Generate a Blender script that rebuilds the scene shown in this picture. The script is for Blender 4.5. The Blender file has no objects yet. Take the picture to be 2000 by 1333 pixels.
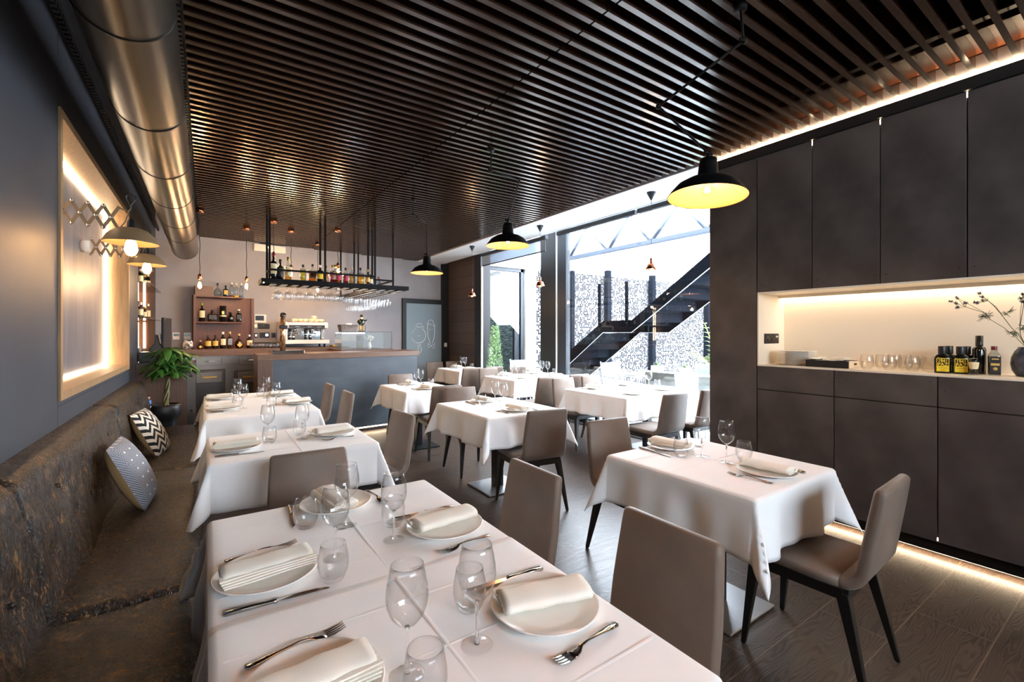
import bpy, math, random
from mathutils import Vector, Matrix
random.seed(7)
SC = bpy.context.scene
COL = SC.collection
PI = math.pi

# ---------------------------------------------------------------- camera
F_PX, EYE, HX, HY = 880.0, 1.45, 1000.0, 650.0
YAW = math.atan2(598.0, 880.0)
CT, ST = math.cos(YAW), math.sin(YAW)
cam_data = bpy.data.cameras.new('camera')
cam = bpy.data.objects.new('camera', cam_data)
COL.objects.link(cam)
cam.location = (0, 0, EYE)
cam.rotation_euler = (PI / 2, 0, -YAW)
cam_data.sensor_width = 36
cam_data.lens = 36 * F_PX / 2000
cam_data.shift_y = -16.5 / 2000
cam_data.clip_start = .05
cam_data.clip_end = 200
SC.camera = cam
# ---------------------------------------------------------------- view, world, daylight
SC.view_settings.view_transform = 'Standard'
SC.view_settings.look = 'None'
SC.view_settings.gamma = 1
SC.view_settings.use_curve_mapping = False
SC.view_settings.exposure = 2.5
SC.cycles.max_bounces = 10
SC.cycles.diffuse_bounces = 5
SC.cycles.glossy_bounces = 5
SC.cycles.transmission_bounces = 8
SC.cycles.transparent_max_bounces = 24
SC.cycles.caustics_reflective = False
SC.cycles.caustics_refractive = False
SC.cycles.sample_clamp_indirect = 6
SC.cycles.use_denoising = True
world = bpy.data.worlds.new('world')
SC.world = world
world.use_nodes = True
wn = world.node_tree
bg = wn.nodes['Background']
bg.inputs['Color'].default_value = (.80, .89, 1.0, 1)
bg.inputs['Strength'].default_value = 4.6
def portal(name, loc, rot, sx, sy):
    l = bpy.data.lights.new(name, 'AREA'); l.shape = 'RECTANGLE'; l.size = sx; l.size_y = sy
    l.cycles.is_portal = True
    o = bpy.data.objects.new(name, l); COL.objects.link(o); o.location = loc; o.rotation_euler = rot
portal('portal_terrace', (5.1, 5.1, 1.65), (0, PI / 2, 0), 3.3, 5.4)
portal('portal_added_rear', (1.5, -2.74, 2.25), (PI / 2, 0, PI), 2.9, 1.1)  # sampling portal of the window added behind the camera
portal('portal_added_skylight', (4.74, 5.0, 3.29), (0, 0, 0), .62, 5.2)  # sampling portal of the added bay skylight

def lamp_point(name, loc, power, radius=.03, color=(1, .66, .36)):
    l = bpy.data.lights.new(name, 'POINT'); l.energy = power; l.shadow_soft_size = radius; l.color = color
    o = bpy.data.objects.new(name, l); COL.objects.link(o); o.location = loc
    return o
def lamp_area(name, loc, rot, sx, sy, power, color=(1, .72, .42)):
    l = bpy.data.lights.new(name, 'AREA'); l.shape = 'RECTANGLE'; l.size = sx; l.size_y = sy; l.energy = power; l.color = color
    o = bpy.data.objects.new(name, l); COL.objects.link(o); o.location = loc; o.rotation_euler = rot
    return o

# ---------------------------------------------------------------- measuring the photograph
def ray(x, y):
    u = (x - HX) / F_PX
    return Vector((u * CT + ST, CT - u * ST, (HY - y) / F_PX))
def at_z(x, y, z):
    r = ray(x, y); d = (z - EYE) / r.z
    return Vector((r.x * d, r.y * d, z))
def at_x(x, y, X):
    r = ray(x, y); d = X / r.x
    return Vector((X, r.y * d, EYE + r.z * d))
def at_y(x, y, Y):
    r = ray(x, y); d = Y / r.y
    return Vector((r.x * d, Y, EYE + r.z * d))
BW0, BWS = (-.08, 8.87), .0984           # the back wall is a little askew
BWA = math.atan(BWS)
BWC, BWN = math.cos(BWA), math.sin(BWA)
def bw_y(x): return BW0[1] + BWS * (x - BW0[0])
def back(s, n, z):                        # s along the back wall from its left corner, n out from it
    return Vector((-.64 + s * BWC + n * BWN, bw_y(-.64) + s * BWN - n * BWC, z))
def at_back(x, y, n=0.0):                 # -> (s, z)
    r = ray(x, y); o = back(0, n, 0)
    det = r.x * BWN - r.y * BWC           # r*d = o + s*(BWC,BWN)
    d = (o.x * BWN - o.y * BWC) / det
    s = (r.x * d - o.x) * BWC + (r.y * d - o.y) * BWN
    return s, EYE + r.z * d

# ---------------------------------------------------------------- materials
def lin(c):
    c = c / 255.0
    return c / 12.92 if c <= .04045 else ((c + .055) / 1.055) ** 2.4
def rgb(*c): return (lin(c[0]), lin(c[1]), lin(c[2]), 1)
def setin(p, key, v):
    if key in p.inputs: p.inputs[key].default_value = v
def mat(name, col, rough=.5, metal=0, col2=None, scale=6, stretch=(1, 1, 1), contrast=.5, bump=0, bscale=40, coat=0, spec=None, detail=4, rough2=None, alpha=None, sheen=0):
    m = bpy.data.materials.new(name); m.use_nodes = True
    nt = m.node_tree; p = nt.nodes['Principled BSDF']
    p.inputs['Base Color'].default_value = rgb(*col)
    p.inputs['Roughness'].default_value = rough
    p.inputs['Metallic'].default_value = metal
    if coat: setin(p, 'Coat Weight', coat); setin(p, 'Coat Roughness', .15)
    if spec is not None: setin(p, 'Specular IOR Level', spec)
    if sheen: setin(p, 'Sheen Weight', sheen); setin(p, 'Sheen Roughness', .4)
    if col2 is not None or bump or rough2 is not None:
        tc = nt.nodes.new('ShaderNodeTexCoord'); mp = nt.nodes.new('ShaderNodeMapping')
        mp.inputs['Scale'].default_value = stretch
        nt.links.new(tc.outputs['Object'], mp.inputs['Vector'])
        nz = nt.nodes.new('ShaderNodeTexNoise'); nz.inputs['Scale'].default_value = scale; nz.inputs['Detail'].default_value = detail
        nt.links.new(mp.outputs[0], nz.inputs['Vector'])
        rp = nt.nodes.new('ShaderNodeValToRGB')
        rp.color_ramp.elements[0].position = .5 - contrast / 2; rp.color_ramp.elements[1].position = .5 + contrast / 2
        nt.links.new(nz.outputs[0], rp.inputs[0])
        rp.color_ramp.elements[0].color = rgb(*col); rp.color_ramp.elements[1].color = rgb(*(col2 or col))
        if col2 is not None: nt.links.new(rp.outputs[0], p.inputs['Base Color'])
        if rough2 is not None:
            mr = nt.nodes.new('ShaderNodeMapRange'); mr.inputs['To Min'].default_value = rough; mr.inputs['To Max'].default_value = rough2
            mr.inputs['From Min'].default_value = .5 - contrast / 2; mr.inputs['From Max'].default_value = .5 + contrast / 2
            nt.links.new(nz.outputs[0], mr.inputs['Value']); nt.links.new(mr.outputs[0], p.inputs['Roughness'])
        if bump:
            n2 = nt.nodes.new('ShaderNodeTexNoise'); n2.inputs['Scale'].default_value = bscale; n2.inputs['Detail'].default_value = 3
            nt.links.new(mp.outputs[0], n2.inputs['Vector'])
            bp = nt.nodes.new('ShaderNodeBump'); bp.inputs['Strength'].default_value = bump; bp.inputs['Distance'].default_value = .004
            nt.links.new(n2.outputs[0], bp.inputs['Height']); nt.links.new(bp.outputs[0], p.inputs['Normal'])
    return m
def emis(name, col, strength):
    m = bpy.data.materials.new(name); m.use_nodes = True
    nt = m.node_tree; nt.nodes.clear()
    e = nt.nodes.new('ShaderNodeEmission'); o = nt.nodes.new('ShaderNodeOutputMaterial')
    e.inputs[0].default_value = (*col, 1); e.inputs[1].default_value = strength
    nt.links.new(e.outputs[0], o.inputs[0])
    return m
def thin_glass(name, tint=(1, 1, 1), ior=1.45, rough=0.0, glaze=0.0, edge=0.0):
    """clear glass: straight through with Fresnel reflections; edge darkens where one looks along the wall"""
    m = bpy.data.materials.new(name); m.use_nodes = True
    nt = m.node_tree; nt.nodes.clear()
    o = nt.nodes.new('ShaderNodeOutputMaterial'); mx = nt.nodes.new('ShaderNodeMixShader')
    t = nt.nodes.new('ShaderNodeBsdfTransparent'); g = nt.nodes.new('ShaderNodeBsdfGlossy'); f = nt.nodes.new('ShaderNodeFresnel')
    g.inputs['Roughness'].default_value = rough
    ge = nt.nodes.new('ShaderNodeNewGeometry'); im = nt.nodes.new('ShaderNodeMapRange')      # same reflection from both sides of the wall
    im.inputs['To Min'].default_value = ior; im.inputs['To Max'].default_value = 1 / ior
    nt.links.new(ge.outputs['Backfacing'], im.inputs['Value']); nt.links.new(im.outputs[0], f.inputs['IOR'])
    t.inputs[0].default_value = (*tint, 1)
    if edge:
        lw = nt.nodes.new('ShaderNodeLayerWeight'); lw.inputs[0].default_value = .25
        mr = nt.nodes.new('ShaderNodeMixRGB'); mr.inputs[1].default_value = (*tint, 1); mr.inputs[2].default_value = (1 - edge, 1 - edge, 1 - edge, 1)
        nt.links.new(lw.outputs['Facing'], mr.inputs[0]); nt.links.new(mr.outputs[0], t.inputs[0])
    nt.links.new(f.outputs[0], mx.inputs[0]); nt.links.new(t.outputs[0], mx.inputs[1]); nt.links.new(g.outputs[0], mx.inputs[2])
    if glaze:
        d = nt.nodes.new('ShaderNodeBsdfDiffuse'); d.inputs[0].default_value = (.9, .93, .95, 1); m2 = nt.nodes.new('ShaderNodeMixShader')
        m2.inputs[0].default_value = glaze
        nt.links.new(mx.outputs[0], m2.inputs[1]); nt.links.new(d.outputs[0], m2.inputs[2]); nt.links.new(m2.outputs[0], o.inputs[0])
    else: nt.links.new(mx.outputs[0], o.inputs[0])
    return m

M = {}
M['slate'] = mat('slate_laminate', (46, 51, 60), .46, col2=(62, 67, 76), scale=3, stretch=(1, 1, .5), contrast=.6, bump=.08, bscale=60, rough2=.54)
M['slate_warm'] = mat('brown_slate_laminate', (60, 51, 48), .46, col2=(88, 78, 73), scale=3.2, contrast=.34, bump=.08, bscale=70, rough2=.56)
M['slate_bar'] = mat('blue_slate_front', (56, 63, 71), .5, col2=(74, 82, 90), scale=3, stretch=(1, 1, 2.2), contrast=.5, bump=.06, bscale=50)
M['plaster'] = mat('grey_plaster', (142, 139, 142), .82, col2=(162, 159, 162), scale=1.8, contrast=.5, bump=.05, bscale=14)
M['white_paint'] = mat('white_paint', (236, 238, 240), .6)
M['warm_white'] = mat('white_lacquer', (238, 226, 206), .4)
M['black'] = mat('black_board', (14, 14, 15), .6)
M['black_metal'] = mat('black_powder_coat', (7, 7, 8), .6, spec=.15)
M['frame'] = mat('dark_window_frame', (42, 47, 54), .45, metal=.2)
M['frame_black'] = mat('black_door_frame', (18, 19, 21), .5)
def wood(name, c1, c2, rough, stretch, scale=3.0, coat=0, bump=.12, spec=None):
    m = mat(name, c1, rough, col2=c2, scale=scale, stretch=stretch, contrast=.55, detail=8, coat=coat, spec=spec, bump=bump, bscale=scale * 6)
    return m
M['slat'] = wood('dark_walnut_slat', (45, 31, 23), (66, 46, 34), .2, (1.2, 30, 30), bump=.03, spec=1.0)
M['niche_wood'] = wood('light_oak_lining', (138, 108, 76), (172, 138, 98), .5, (18, 18, 1.4))
M['bar_wood'] = wood('brown_oak', (84, 57, 39), (116, 82, 58), .42, (2, 22, 22))
M['bar_wood_v'] = wood('brown_oak_upright', (70, 46, 31), (98, 68, 48), .42, (20, 20, 1.6))
M['shelf_wood'] = wood('reddish_shelf_wood', (84, 42, 22), (106, 56, 31), .42, (14, 14, 1.5))
M['duct'] = mat('brushed_gunmetal', (84, 78, 70), .3, metal=.95, col2=(96, 89, 80), scale=5, stretch=(1, .2, 1), contrast=.6)
M['duct_seam'] = mat('dark_duct_seam', (40, 38, 36), .5, metal=.7)
M['steel'] = mat('brushed_steel', (122, 115, 110), .24, metal=.85)
M['chrome'] = mat('polished_steel', (205, 203, 200), .1, metal=1)
M['base_steel'] = mat('satin_steel_plate', (165, 168, 172), .32, metal=.9, col2=(180, 182, 185), scale=8, contrast=.6)
M['dark_steel'] = mat('dark_steel', (58, 60, 64), .35, metal=.9)
M['fridge_steel'] = mat('polished_fridge_steel', (92, 88, 86), .2, metal=.85)
M['niche_panel'] = mat('brushed_metal_panel', (104, 104, 112), .4, metal=.4, col2=(136, 134, 140), scale=2.2, stretch=(1, 3, .6), contrast=.5)
M['brass'] = mat('warm_brass', (196, 152, 84), .25, metal=1)
M['bronze'] = mat('matt_bronze_enamel', (134, 110, 80), .5)
M['copper'] = mat('copper', (214, 138, 100), .22, metal=1)
M['cloth'] = mat('white_tablecloth', (246, 246, 245), .72, col2=(250, 250, 249), scale=5, contrast=.6, bump=.05, bscale=9, sheen=.1)
M['napkin'] = mat('cream_napkin', (242, 238, 226), .8, bump=.1, bscale=60)
M['china'] = mat('white_china', (248, 244, 237), .12, coat=.5, bump=.03, bscale=30)
M['ink'] = mat('black_glaze', (22, 20, 20), .4)
M['leather'] = mat('taupe_faux_suede', (106, 90, 78), .55, col2=(120, 102, 89), scale=9, contrast=.6, bump=.06, bscale=30, sheen=.3)
M['leg'] = mat('black_stained_wood', (12, 11, 11), .45, col2=(18, 16, 16), scale=6, stretch=(8, 8, 1))
M['cutlery'] = mat('cutlery_steel', (190, 188, 186), .14, metal=1)
M['glass'] = thin_glass('table_glass', (.996, .996, .996), 1.5, edge=.16)
M['hang_glass'] = thin_glass('rack_glass', (.98, .985, .99), 1.9, edge=.2)
M['pane'] = thin_glass('window_pane', (.97, .985, .99), 1.5)
M['vitrine'] = thin_glass('display_glass', (.93, .97, .98), 1.6, edge=.3, glaze=.05)
gs = bpy.data.materials.new('glass_stem'); gs.use_nodes = True; pg = gs.node_tree.nodes['Principled BSDF']
setin(pg, 'Transmission Weight', 1.0); setin(pg, 'IOR', 1.45); pg.inputs['Roughness'].default_value = 0; pg.inputs['Base Color'].default_value = (1, 1, 1, 1)
M['stem'] = gs
M['bulb'] = thin_glass('bulb_glass', (1, .93, .82), 1.45)
M['filament'] = emis('bulb_filament', (1, .50, .17), 90)
M['filament_big'] = emis('bulb_glow', (1, .55, .22), 12)
M['led'] = emis('warm_led', (1, .76, .50), 5)
M['led_shelf'] = emis('shelf_led', (1, .78, .56), 2.2)
M['led_soft'] = emis('warm_led_soft', (1, .72, .44), 14)
M['led_white'] = emis('white_led', (.75, .85, 1), 14)
M['shade_in'] = mat('cream_enamel', (238, 168, 108), .6)
M['leaf'] = mat('glossy_green_leaf', (38, 78, 26), .4, col2=(66, 112, 40), scale=8)
M['leaf_light'] = mat('light_green_leaf', (120, 168, 50), .5, col2=(170, 200, 90), scale=8)  # yellow-green leaf colour of the palm and planters
M['conifer'] = mat('conifer_green', (110, 150, 96), .7, col2=(170, 196, 150), scale=20)
M['terracotta'] = mat('red_soil', (120, 60, 40), .8)
M['pot_black'] = mat('matt_black_pot', (26, 29, 33), .45)
M['trunk'] = mat('pale_bark', (120, 106, 70), .7, col2=(86, 92, 50), scale=12)
M['terrace'] = mat('grey_terrace_tile', (168, 170, 172), .6, col2=(180, 182, 184), scale=3)
M['outdoor_white'] = mat('outdoor_white', (240, 240, 238), .6)
M['mesh_white'] = mat('outdoor_sling_fabric', (120, 124, 120), .7)
M['stone'] = mat('ledge_stone', (30, 40, 40), .85, col2=(110, 122, 118), scale=9, stretch=(1, 1, 6), contrast=.35, bump=.5, bscale=24, spec=0)
M['steel_blue'] = mat('blue_grey_stair_steel', (20, 23, 28), .7, col2=(25, 28, 34), scale=5, spec=0)
M['frosted'] = mat('frosted_grey_glass', (142, 156, 162), .35, spec=.4)
M['white_mark'] = mat('white_marker_line', (246, 248, 250), .6)
M['plastic_white'] = mat('white_plastic', (228, 222, 214), .4)
M['plastic_black'] = mat('black_plastic', (20, 20, 22), .35)
M['screen'] = mat('dark_display', (36, 44, 54), .2)
M['screen_blue'] = emis('blue_display', (.35, .4, 1), 2.2)
M['screen_green'] = emis('green_indicator', (.2, .9, .1), 1.2)
M['lime'] = mat('yellow_label', (236, 202, 30), .5)
M['paper'] = mat('paper_label', (226, 210, 168), .6)
M['paper_gold'] = mat('gold_label', (206, 168, 82), .5)
M['cork'] = mat('cork', (196, 164, 118), .8)
M['cream_cup'] = mat('cream_cup', (232, 212, 180), .3)
M['wicker'] = mat('dark_wicker', (52, 40, 34), .7, col2=(92, 76, 66), scale=60, contrast=.3, bump=.5, bscale=90)
M['beige'] = mat('beige_canvas', (168, 138, 92), .85, bump=.15, bscale=80)
M['blue_paint'] = mat('blue_paint', (64, 110, 168), .5)
M['skin'] = mat('painted_skin', (206, 150, 110), .5)
M['purple'] = mat('violet_petals', (86, 70, 140), .7)
M['purple_dark'] = mat('dusk_violet_petals', (52, 44, 92), .7)
M['stem_green'] = mat('grey_green_stem', (72, 84, 50), .7)
M['vase'] = mat('blue_black_glazed_ceramic', (44, 50, 66), .2, col2=(70, 78, 96), scale=40, bump=.5, bscale=60)
M['truss'] = mat('pale_blue_grey_steel', (92, 102, 118), .5)
M['blind'] = thin_glass('grey_screen_fabric', (.30, .34, .39), 1.1, rough=.6, glaze=.25)
M['kick'] = mat('black_plinth', (16, 15, 15), .35)
def bottle_glass(name, c, rough=.08): return mat(name, c, rough, coat=.3)
M['b_dark'] = bottle_glass('near_black_glass', (16, 18, 16))
M['b_green'] = bottle_glass('dark_green_glass', (22, 34, 20))
M['b_brown'] = bottle_glass('brown_glass', (44, 24, 12))
M['b_clear'] = thin_glass('bottle_clear_glass', (.86, .9, .9), 1.6, edge=.5)
M['l_amber'] = thin_glass('amber_spirit', (.85, .42, .10), 1.5, edge=.4)
M['l_gold'] = thin_glass('golden_spirit', (.95, .68, .22), 1.5, edge=.4)
M['l_red'] = thin_glass('red_liqueur', (.6, .05, .06), 1.5, edge=.4)
M['l_yellow'] = thin_glass('yellow_liqueur', (.85, .8, .2), 1.5, edge=.2)
M['cap_red'] = mat('dark_red_cap', (110, 22, 40), .4)
M['cap_gold'] = mat('gold_cap', (190, 158, 74), .3, metal=.7)
M['cap_black'] = mat('black_cap', (18, 18, 20), .4)
M['cap_white'] = mat('white_cap', (226, 222, 214), .4)
M['cap_green'] = mat('green_cap', (120, 150, 56), .4)
M['pink'] = mat('pink_liquor_label', (190, 60, 90), .5)
# ---- patterned materials
def N(nt, t, **k):
    n = nt.nodes.new(t)
    for a, b in k.items(): setattr(n, a, b)
    return n
def mth(nt, op, a, b=None, c=None):
    n = N(nt, 'ShaderNodeMath', operation=op)
    for i, v in enumerate((a, b, c)):
        if v is None: continue
        if isinstance(v, (int, float)): n.inputs[i].default_value = v
        else: nt.links.new(v, n.inputs[i])
    return n.outputs[0]
def zigzag(name, dark, light, k, amp, period, dots=False):
    m = mat(name, dark, .85); nt = m.node_tree; p = nt.nodes['Principled BSDF']
    tc = N(nt, 'ShaderNodeTexCoord'); sp = N(nt, 'ShaderNodeSeparateXYZ'); nt.links.new(tc.outputs['Object'], sp.inputs[0])
    tri = mth(nt, 'MULTIPLY', mth(nt, 'PINGPONG', sp.outputs[0], period), amp)
    v = mth(nt, 'FRACT', mth(nt, 'MULTIPLY', mth(nt, 'ADD', sp.outputs[1], tri), k))
    s = mth(nt, 'GREATER_THAN', v, .5)
    mx = N(nt, 'ShaderNodeMixRGB'); mx.inputs[1].default_value = rgb(*dark); mx.inputs[2].default_value = rgb(*light); nt.links.new(s, mx.inputs[0])
    out = mx.outputs[0]
    if dots:
        vx = mth(nt, 'ABSOLUTE', mth(nt, 'SUBTRACT', mth(nt, 'FRACT', mth(nt, 'MULTIPLY', sp.outputs[0], 12)), .5))
        vy = mth(nt, 'ABSOLUTE', mth(nt, 'SUBTRACT', mth(nt, 'FRACT', mth(nt, 'MULTIPLY', sp.outputs[1], 18)), .5))
        dd = mth(nt, 'LESS_THAN', mth(nt, 'ADD', vx, vy), .13)
        m2 = N(nt, 'ShaderNodeMixRGB'); nt.links.new(out, m2.inputs[1]); m2.inputs[2].default_value = rgb(236, 232, 222); nt.links.new(dd, m2.inputs[0]); out = m2.outputs[0]
    nt.links.new(out, p.inputs['Base Color'])
    return m
M['zig'] = zigzag('black_white_zigzag_weave', (22, 22, 26), (226, 218, 202), 17, 1.0, .055)
M['fine_zig'] = zigzag('fine_grey_herringbone_weave', (52, 54, 62), (186, 190, 198), 95, 1.0, .02, dots=True)

def sequin(name):
    """camouflage-like screen of small light and dark tiles"""
    m = mat(name, (120, 120, 120), .9, spec=0); nt = m.node_tree; p = nt.nodes['Principled BSDF']
    tc = N(nt, 'ShaderNodeTexCoord'); mp = N(nt, 'ShaderNodeMapping'); mp.inputs['Scale'].default_value = (25, 25, 25)
    nt.links.new(tc.outputs['Object'], mp.inputs[0])
    fl = N(nt, 'ShaderNodeVectorMath', operation='FLOOR'); nt.links.new(mp.outputs[0], fl.inputs[0])
    wn_ = N(nt, 'ShaderNodeTexWhiteNoise'); nt.links.new(fl.outputs[0], wn_.inputs[0])
    rp = N(nt, 'ShaderNodeValToRGB'); rp.color_ramp.interpolation = 'CONSTANT'
    e = rp.color_ramp.elements; e[0].position = 0; e[0].color = rgb(7, 8, 11); e[1].position = .2; e[1].color = rgb(20, 19, 21)
    for pos, c in ((.36, (44, 41, 43)), (.52, (112, 110, 114))):
        x = e.new(pos); x.color = rgb(*c)
    nt.links.new(wn_.outputs['Value'], rp.inputs[0])
    fr = N(nt, 'ShaderNodeVectorMath', operation='FRACTION'); nt.links.new(mp.outputs[0], fr.inputs[0])
    sp = N(nt, 'ShaderNodeSeparateXYZ'); nt.links.new(fr.outputs[0], sp.inputs[0])
    g = mth(nt, 'MAXIMUM', mth(nt, 'LESS_THAN', sp.outputs[0], .16), mth(nt, 'LESS_THAN', sp.outputs[2], .16))
    mx = N(nt, 'ShaderNodeMixRGB'); nt.links.new(rp.outputs[0], mx.inputs[1]); mx.inputs[2].default_value = rgb(108, 108, 111); nt.links.new(g, mx.inputs[0])
    nt.links.new(mx.outputs[0], p.inputs['Base Color'])
    return m
M['sequin'] = sequin('tile_screen')

def floor_mat():
    m = mat('wide_oak_floor', (80, 68, 60), .38); nt = m.node_tree; p = nt.nodes['Principled BSDF']
    tc = N(nt, 'ShaderNodeTexCoord')
    br = N(nt, 'ShaderNodeTexBrick'); br.offset = .37; br.inputs['Scale'].default_value = 1; br.inputs['Brick Width'].default_value = 1.05
    br.inputs['Row Height'].default_value = .285; br.inputs['Mortar Size'].default_value = .0028; br.inputs['Mortar Smooth'].default_value = .2
    br.inputs['Color1'].default_value = (.28, .28, .28, 1); br.inputs['Color2'].default_value = (.75, .75, .75, 1); br.inputs['Mortar'].default_value = (0, 0, 0, 1)
    mp0 = N(nt, 'ShaderNodeMapping'); mp0.inputs['Location'].default_value = (.1, -.19, 0); nt.links.new(tc.outputs['Object'], mp0.inputs[0])
    nt.links.new(mp0.outputs[0], br.inputs['Vector'])
    mp = N(nt, 'ShaderNodeMapping'); mp.inputs['Scale'].default_value = (1.5, 9, 1); nt.links.new(tc.outputs['Object'], mp.inputs[0])
    off = N(nt, 'ShaderNodeVectorMath', operation='ADD'); nt.links.new(mp.outputs[0], off.inputs[0]); nt.links.new(br.outputs['Color'], off.inputs[1])
    dn = N(nt, 'ShaderNodeTexNoise'); dn.inputs['Scale'].default_value = 1.1; nt.links.new(off.outputs[0], dn.inputs['Vector'])
    sc = N(nt, 'ShaderNodeVectorMath', operation='MULTIPLY_ADD'); nt.links.new(dn.outputs['Color'], sc.inputs[0]); sc.inputs[1].default_value = (2.2, 2.2, 0); nt.links.new(off.outputs[0], sc.inputs[2])
    wv = N(nt, 'ShaderNodeTexWave'); wv.wave_type = 'BANDS'; wv.bands_direction = 'Y'; wv.inputs['Scale'].default_value = 2.6; wv.inputs['Distortion'].default_value = 4
    wv.inputs['Detail'].default_value = 4; wv.inputs['Detail Scale'].default_value = 1.4
    nt.links.new(sc.outputs[0], wv.inputs['Vector'])
    rp = N(nt, 'ShaderNodeValToRGB'); e = rp.color_ramp.elements; e[0].color = rgb(64, 52, 45); e[0].position = .1; e[1].color = rgb(86, 71, 62); e[1].position = .75
    nt.links.new(wv.outputs['Fac'], rp.inputs[0])
    mx = N(nt, 'ShaderNodeMixRGB', blend_type='MULTIPLY'); mx.inputs[0].default_value = .45
    nt.links.new(rp.outputs[0], mx.inputs[1]); 
    br2 = N(nt, 'ShaderNodeMixRGB'); br2.inputs[0].default_value = .5; br2.inputs[2].default_value = (1, 1, 1, 1); nt.links.new(br.outputs['Color'], br2.inputs[1]); nt.links.new(br2.outputs[0], mx.inputs[2])
    m3 = N(nt, 'ShaderNodeMixRGB'); nt.links.new(br.outputs['Fac'], m3.inputs[0]); nt.links.new(mx.outputs[0], m3.inputs[1]); m3.inputs[2].default_value = rgb(112, 92, 76)
    nt.links.new(m3.outputs[0], p.inputs['Base Color'])
    n2 = N(nt, 'ShaderNodeTexNoise'); n2.inputs['Scale'].default_value = 7; n2.inputs['Detail'].default_value = 6
    mp2 = N(nt, 'ShaderNodeMapping'); mp2.inputs['Scale'].default_value = (2, 34, 1); nt.links.new(tc.outputs['Object'], mp2.inputs[0]); nt.links.new(mp2.outputs[0], n2.inputs['Vector'])
    h = mth(nt, 'ADD', mth(nt, 'MULTIPLY', n2.outputs[0], .5), mth(nt, 'MULTIPLY', wv.outputs['Fac'], .4))
    bp = N(nt, 'ShaderNodeBump'); bp.inputs['Strength'].default_value = .22; bp.inputs['Distance'].default_value = .003; nt.links.new(h, bp.inputs['Height']); nt.links.new(bp.outputs[0], p.inputs['Normal'])
    rr = mth(nt, 'MULTIPLY_ADD', n2.outputs[0],   .25, .22); nt.links.new(rr, p.inputs['Roughness'])
    return m
M['floor'] = floor_mat()

def planks_mat(name, c1, c2, row):
    m = mat(name, c1, .5); nt = m.node_tree; p = nt.nodes['Principled BSDF']
    tc = N(nt, 'ShaderNodeTexCoord'); sp = N(nt, 'ShaderNodeSeparateXYZ'); nt.links.new(tc.outputs['Object'], sp.inputs[0])
    zz = mth(nt, 'DIVIDE', sp.outputs[2], row); fl = mth(nt, 'FLOOR', zz); fr = mth(nt, 'FRACT', zz)
    wn_ = N(nt, 'ShaderNodeTexWhiteNoise', noise_dimensions='1D'); nt.links.new(fl, wn_.inputs['W'])
    nz = N(nt, 'ShaderNodeTexNoise'); nz.inputs['Scale'].default_value = 5; nz.inputs['Detail'].default_value = 6
    mp = N(nt, 'ShaderNodeMapping'); mp.inputs['Scale'].default_value = (1, 1, 12); nt.links.new(tc.outputs['Object'], mp.inputs[0]); nt.links.new(mp.outputs[0], nz.inputs['Vector'])
    f = mth(nt, 'ADD', mth(nt, 'MULTIPLY', wn_.outputs['Value'], .5), mth(nt, 'MULTIPLY', nz.outputs[0], .5))
    mx = N(nt, 'ShaderNodeMixRGB'); mx.inputs[1].default_value = rgb(*c1); mx.inputs[2].default_value = rgb(*c2); nt.links.new(f, mx.inputs[0])
    m2 = N(nt, 'ShaderNodeMixRGB'); nt.links.new(mth(nt, 'LESS_THAN', fr, .03), m2.inputs[0]); nt.links.new(mx.outputs[0], m2.inputs[1]); m2.inputs[2].default_value = rgb(20, 15, 13)
    nt.links.new(m2.outputs[0], p.inputs['Base Color'])
    return m
M['planks'] = planks_mat('horizontal_brown_planks', (62, 48, 42), (98, 80, 70), .24)

def bench_mat():
    m = mat('bronze_crackled_velvet', (60, 42, 26), .42); nt = m.node_tree; p = nt.nodes['Principled BSDF']
    tc = N(nt, 'ShaderNodeTexCoord')
    mp = N(nt, 'ShaderNodeMapping'); mp.inputs['Scale'].default_value = (8, 8, 3.2); mp.inputs['Rotation'].default_value = (0, .3, .5); nt.links.new(tc.outputs['Object'], mp.inputs[0])
    a = N(nt, 'ShaderNodeTexNoise'); a.inputs['Scale'].default_value = 2.6; a.inputs['Detail'].default_value = 9; a.inputs['Roughness'].default_value = .75; a.inputs['Distortion'].default_value = 1.1
    nt.links.new(mp.outputs[0], a.inputs['Vector'])
    b = N(nt, 'ShaderNodeTexNoise'); b.inputs['Scale'].default_value = 9; b.inputs['Detail'].default_value = 6; b.inputs['Distortion'].default_value = 2.5; nt.links.new(mp.outputs[0], b.inputs['Vector'])
    rp = N(nt, 'ShaderNodeValToRGB'); e = rp.color_ramp.elements; e[0].position = .42; e[0].color = rgb(20, 13, 8); e[1].position = .62; e[1].color = rgb(178, 128, 70)
    x = e.new(.54); x.color = rgb(50, 33, 19)
    nt.links.new(mth(nt, 'ADD', mth(nt, 'MULTIPLY', a.outputs[0], .6), mth(nt, 'MULTIPLY', b.outputs[0], .4)), rp.inputs[0]); nt.links.new(rp.outputs[0], p.inputs['Base Color'])
    nt.links.new(mth(nt, 'MULTIPLY_ADD', b.outputs[0], -1.5, 1.02), p.inputs['Roughness'])
    p.inputs['Metallic'].default_value = .25; setin(p, 'Coat Weight', .12); setin(p, 'Coat Roughness', .3)
    bp = N(nt, 'ShaderNodeBump'); bp.inputs['Strength'].default_value = 1; bp.inputs['Distance'].default_value = .010; nt.links.new(b.outputs[0], bp.inputs['Height']); nt.links.new(bp.outputs[0], p.inputs['Normal'])
    return m
M['bench'] = bench_mat()

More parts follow.
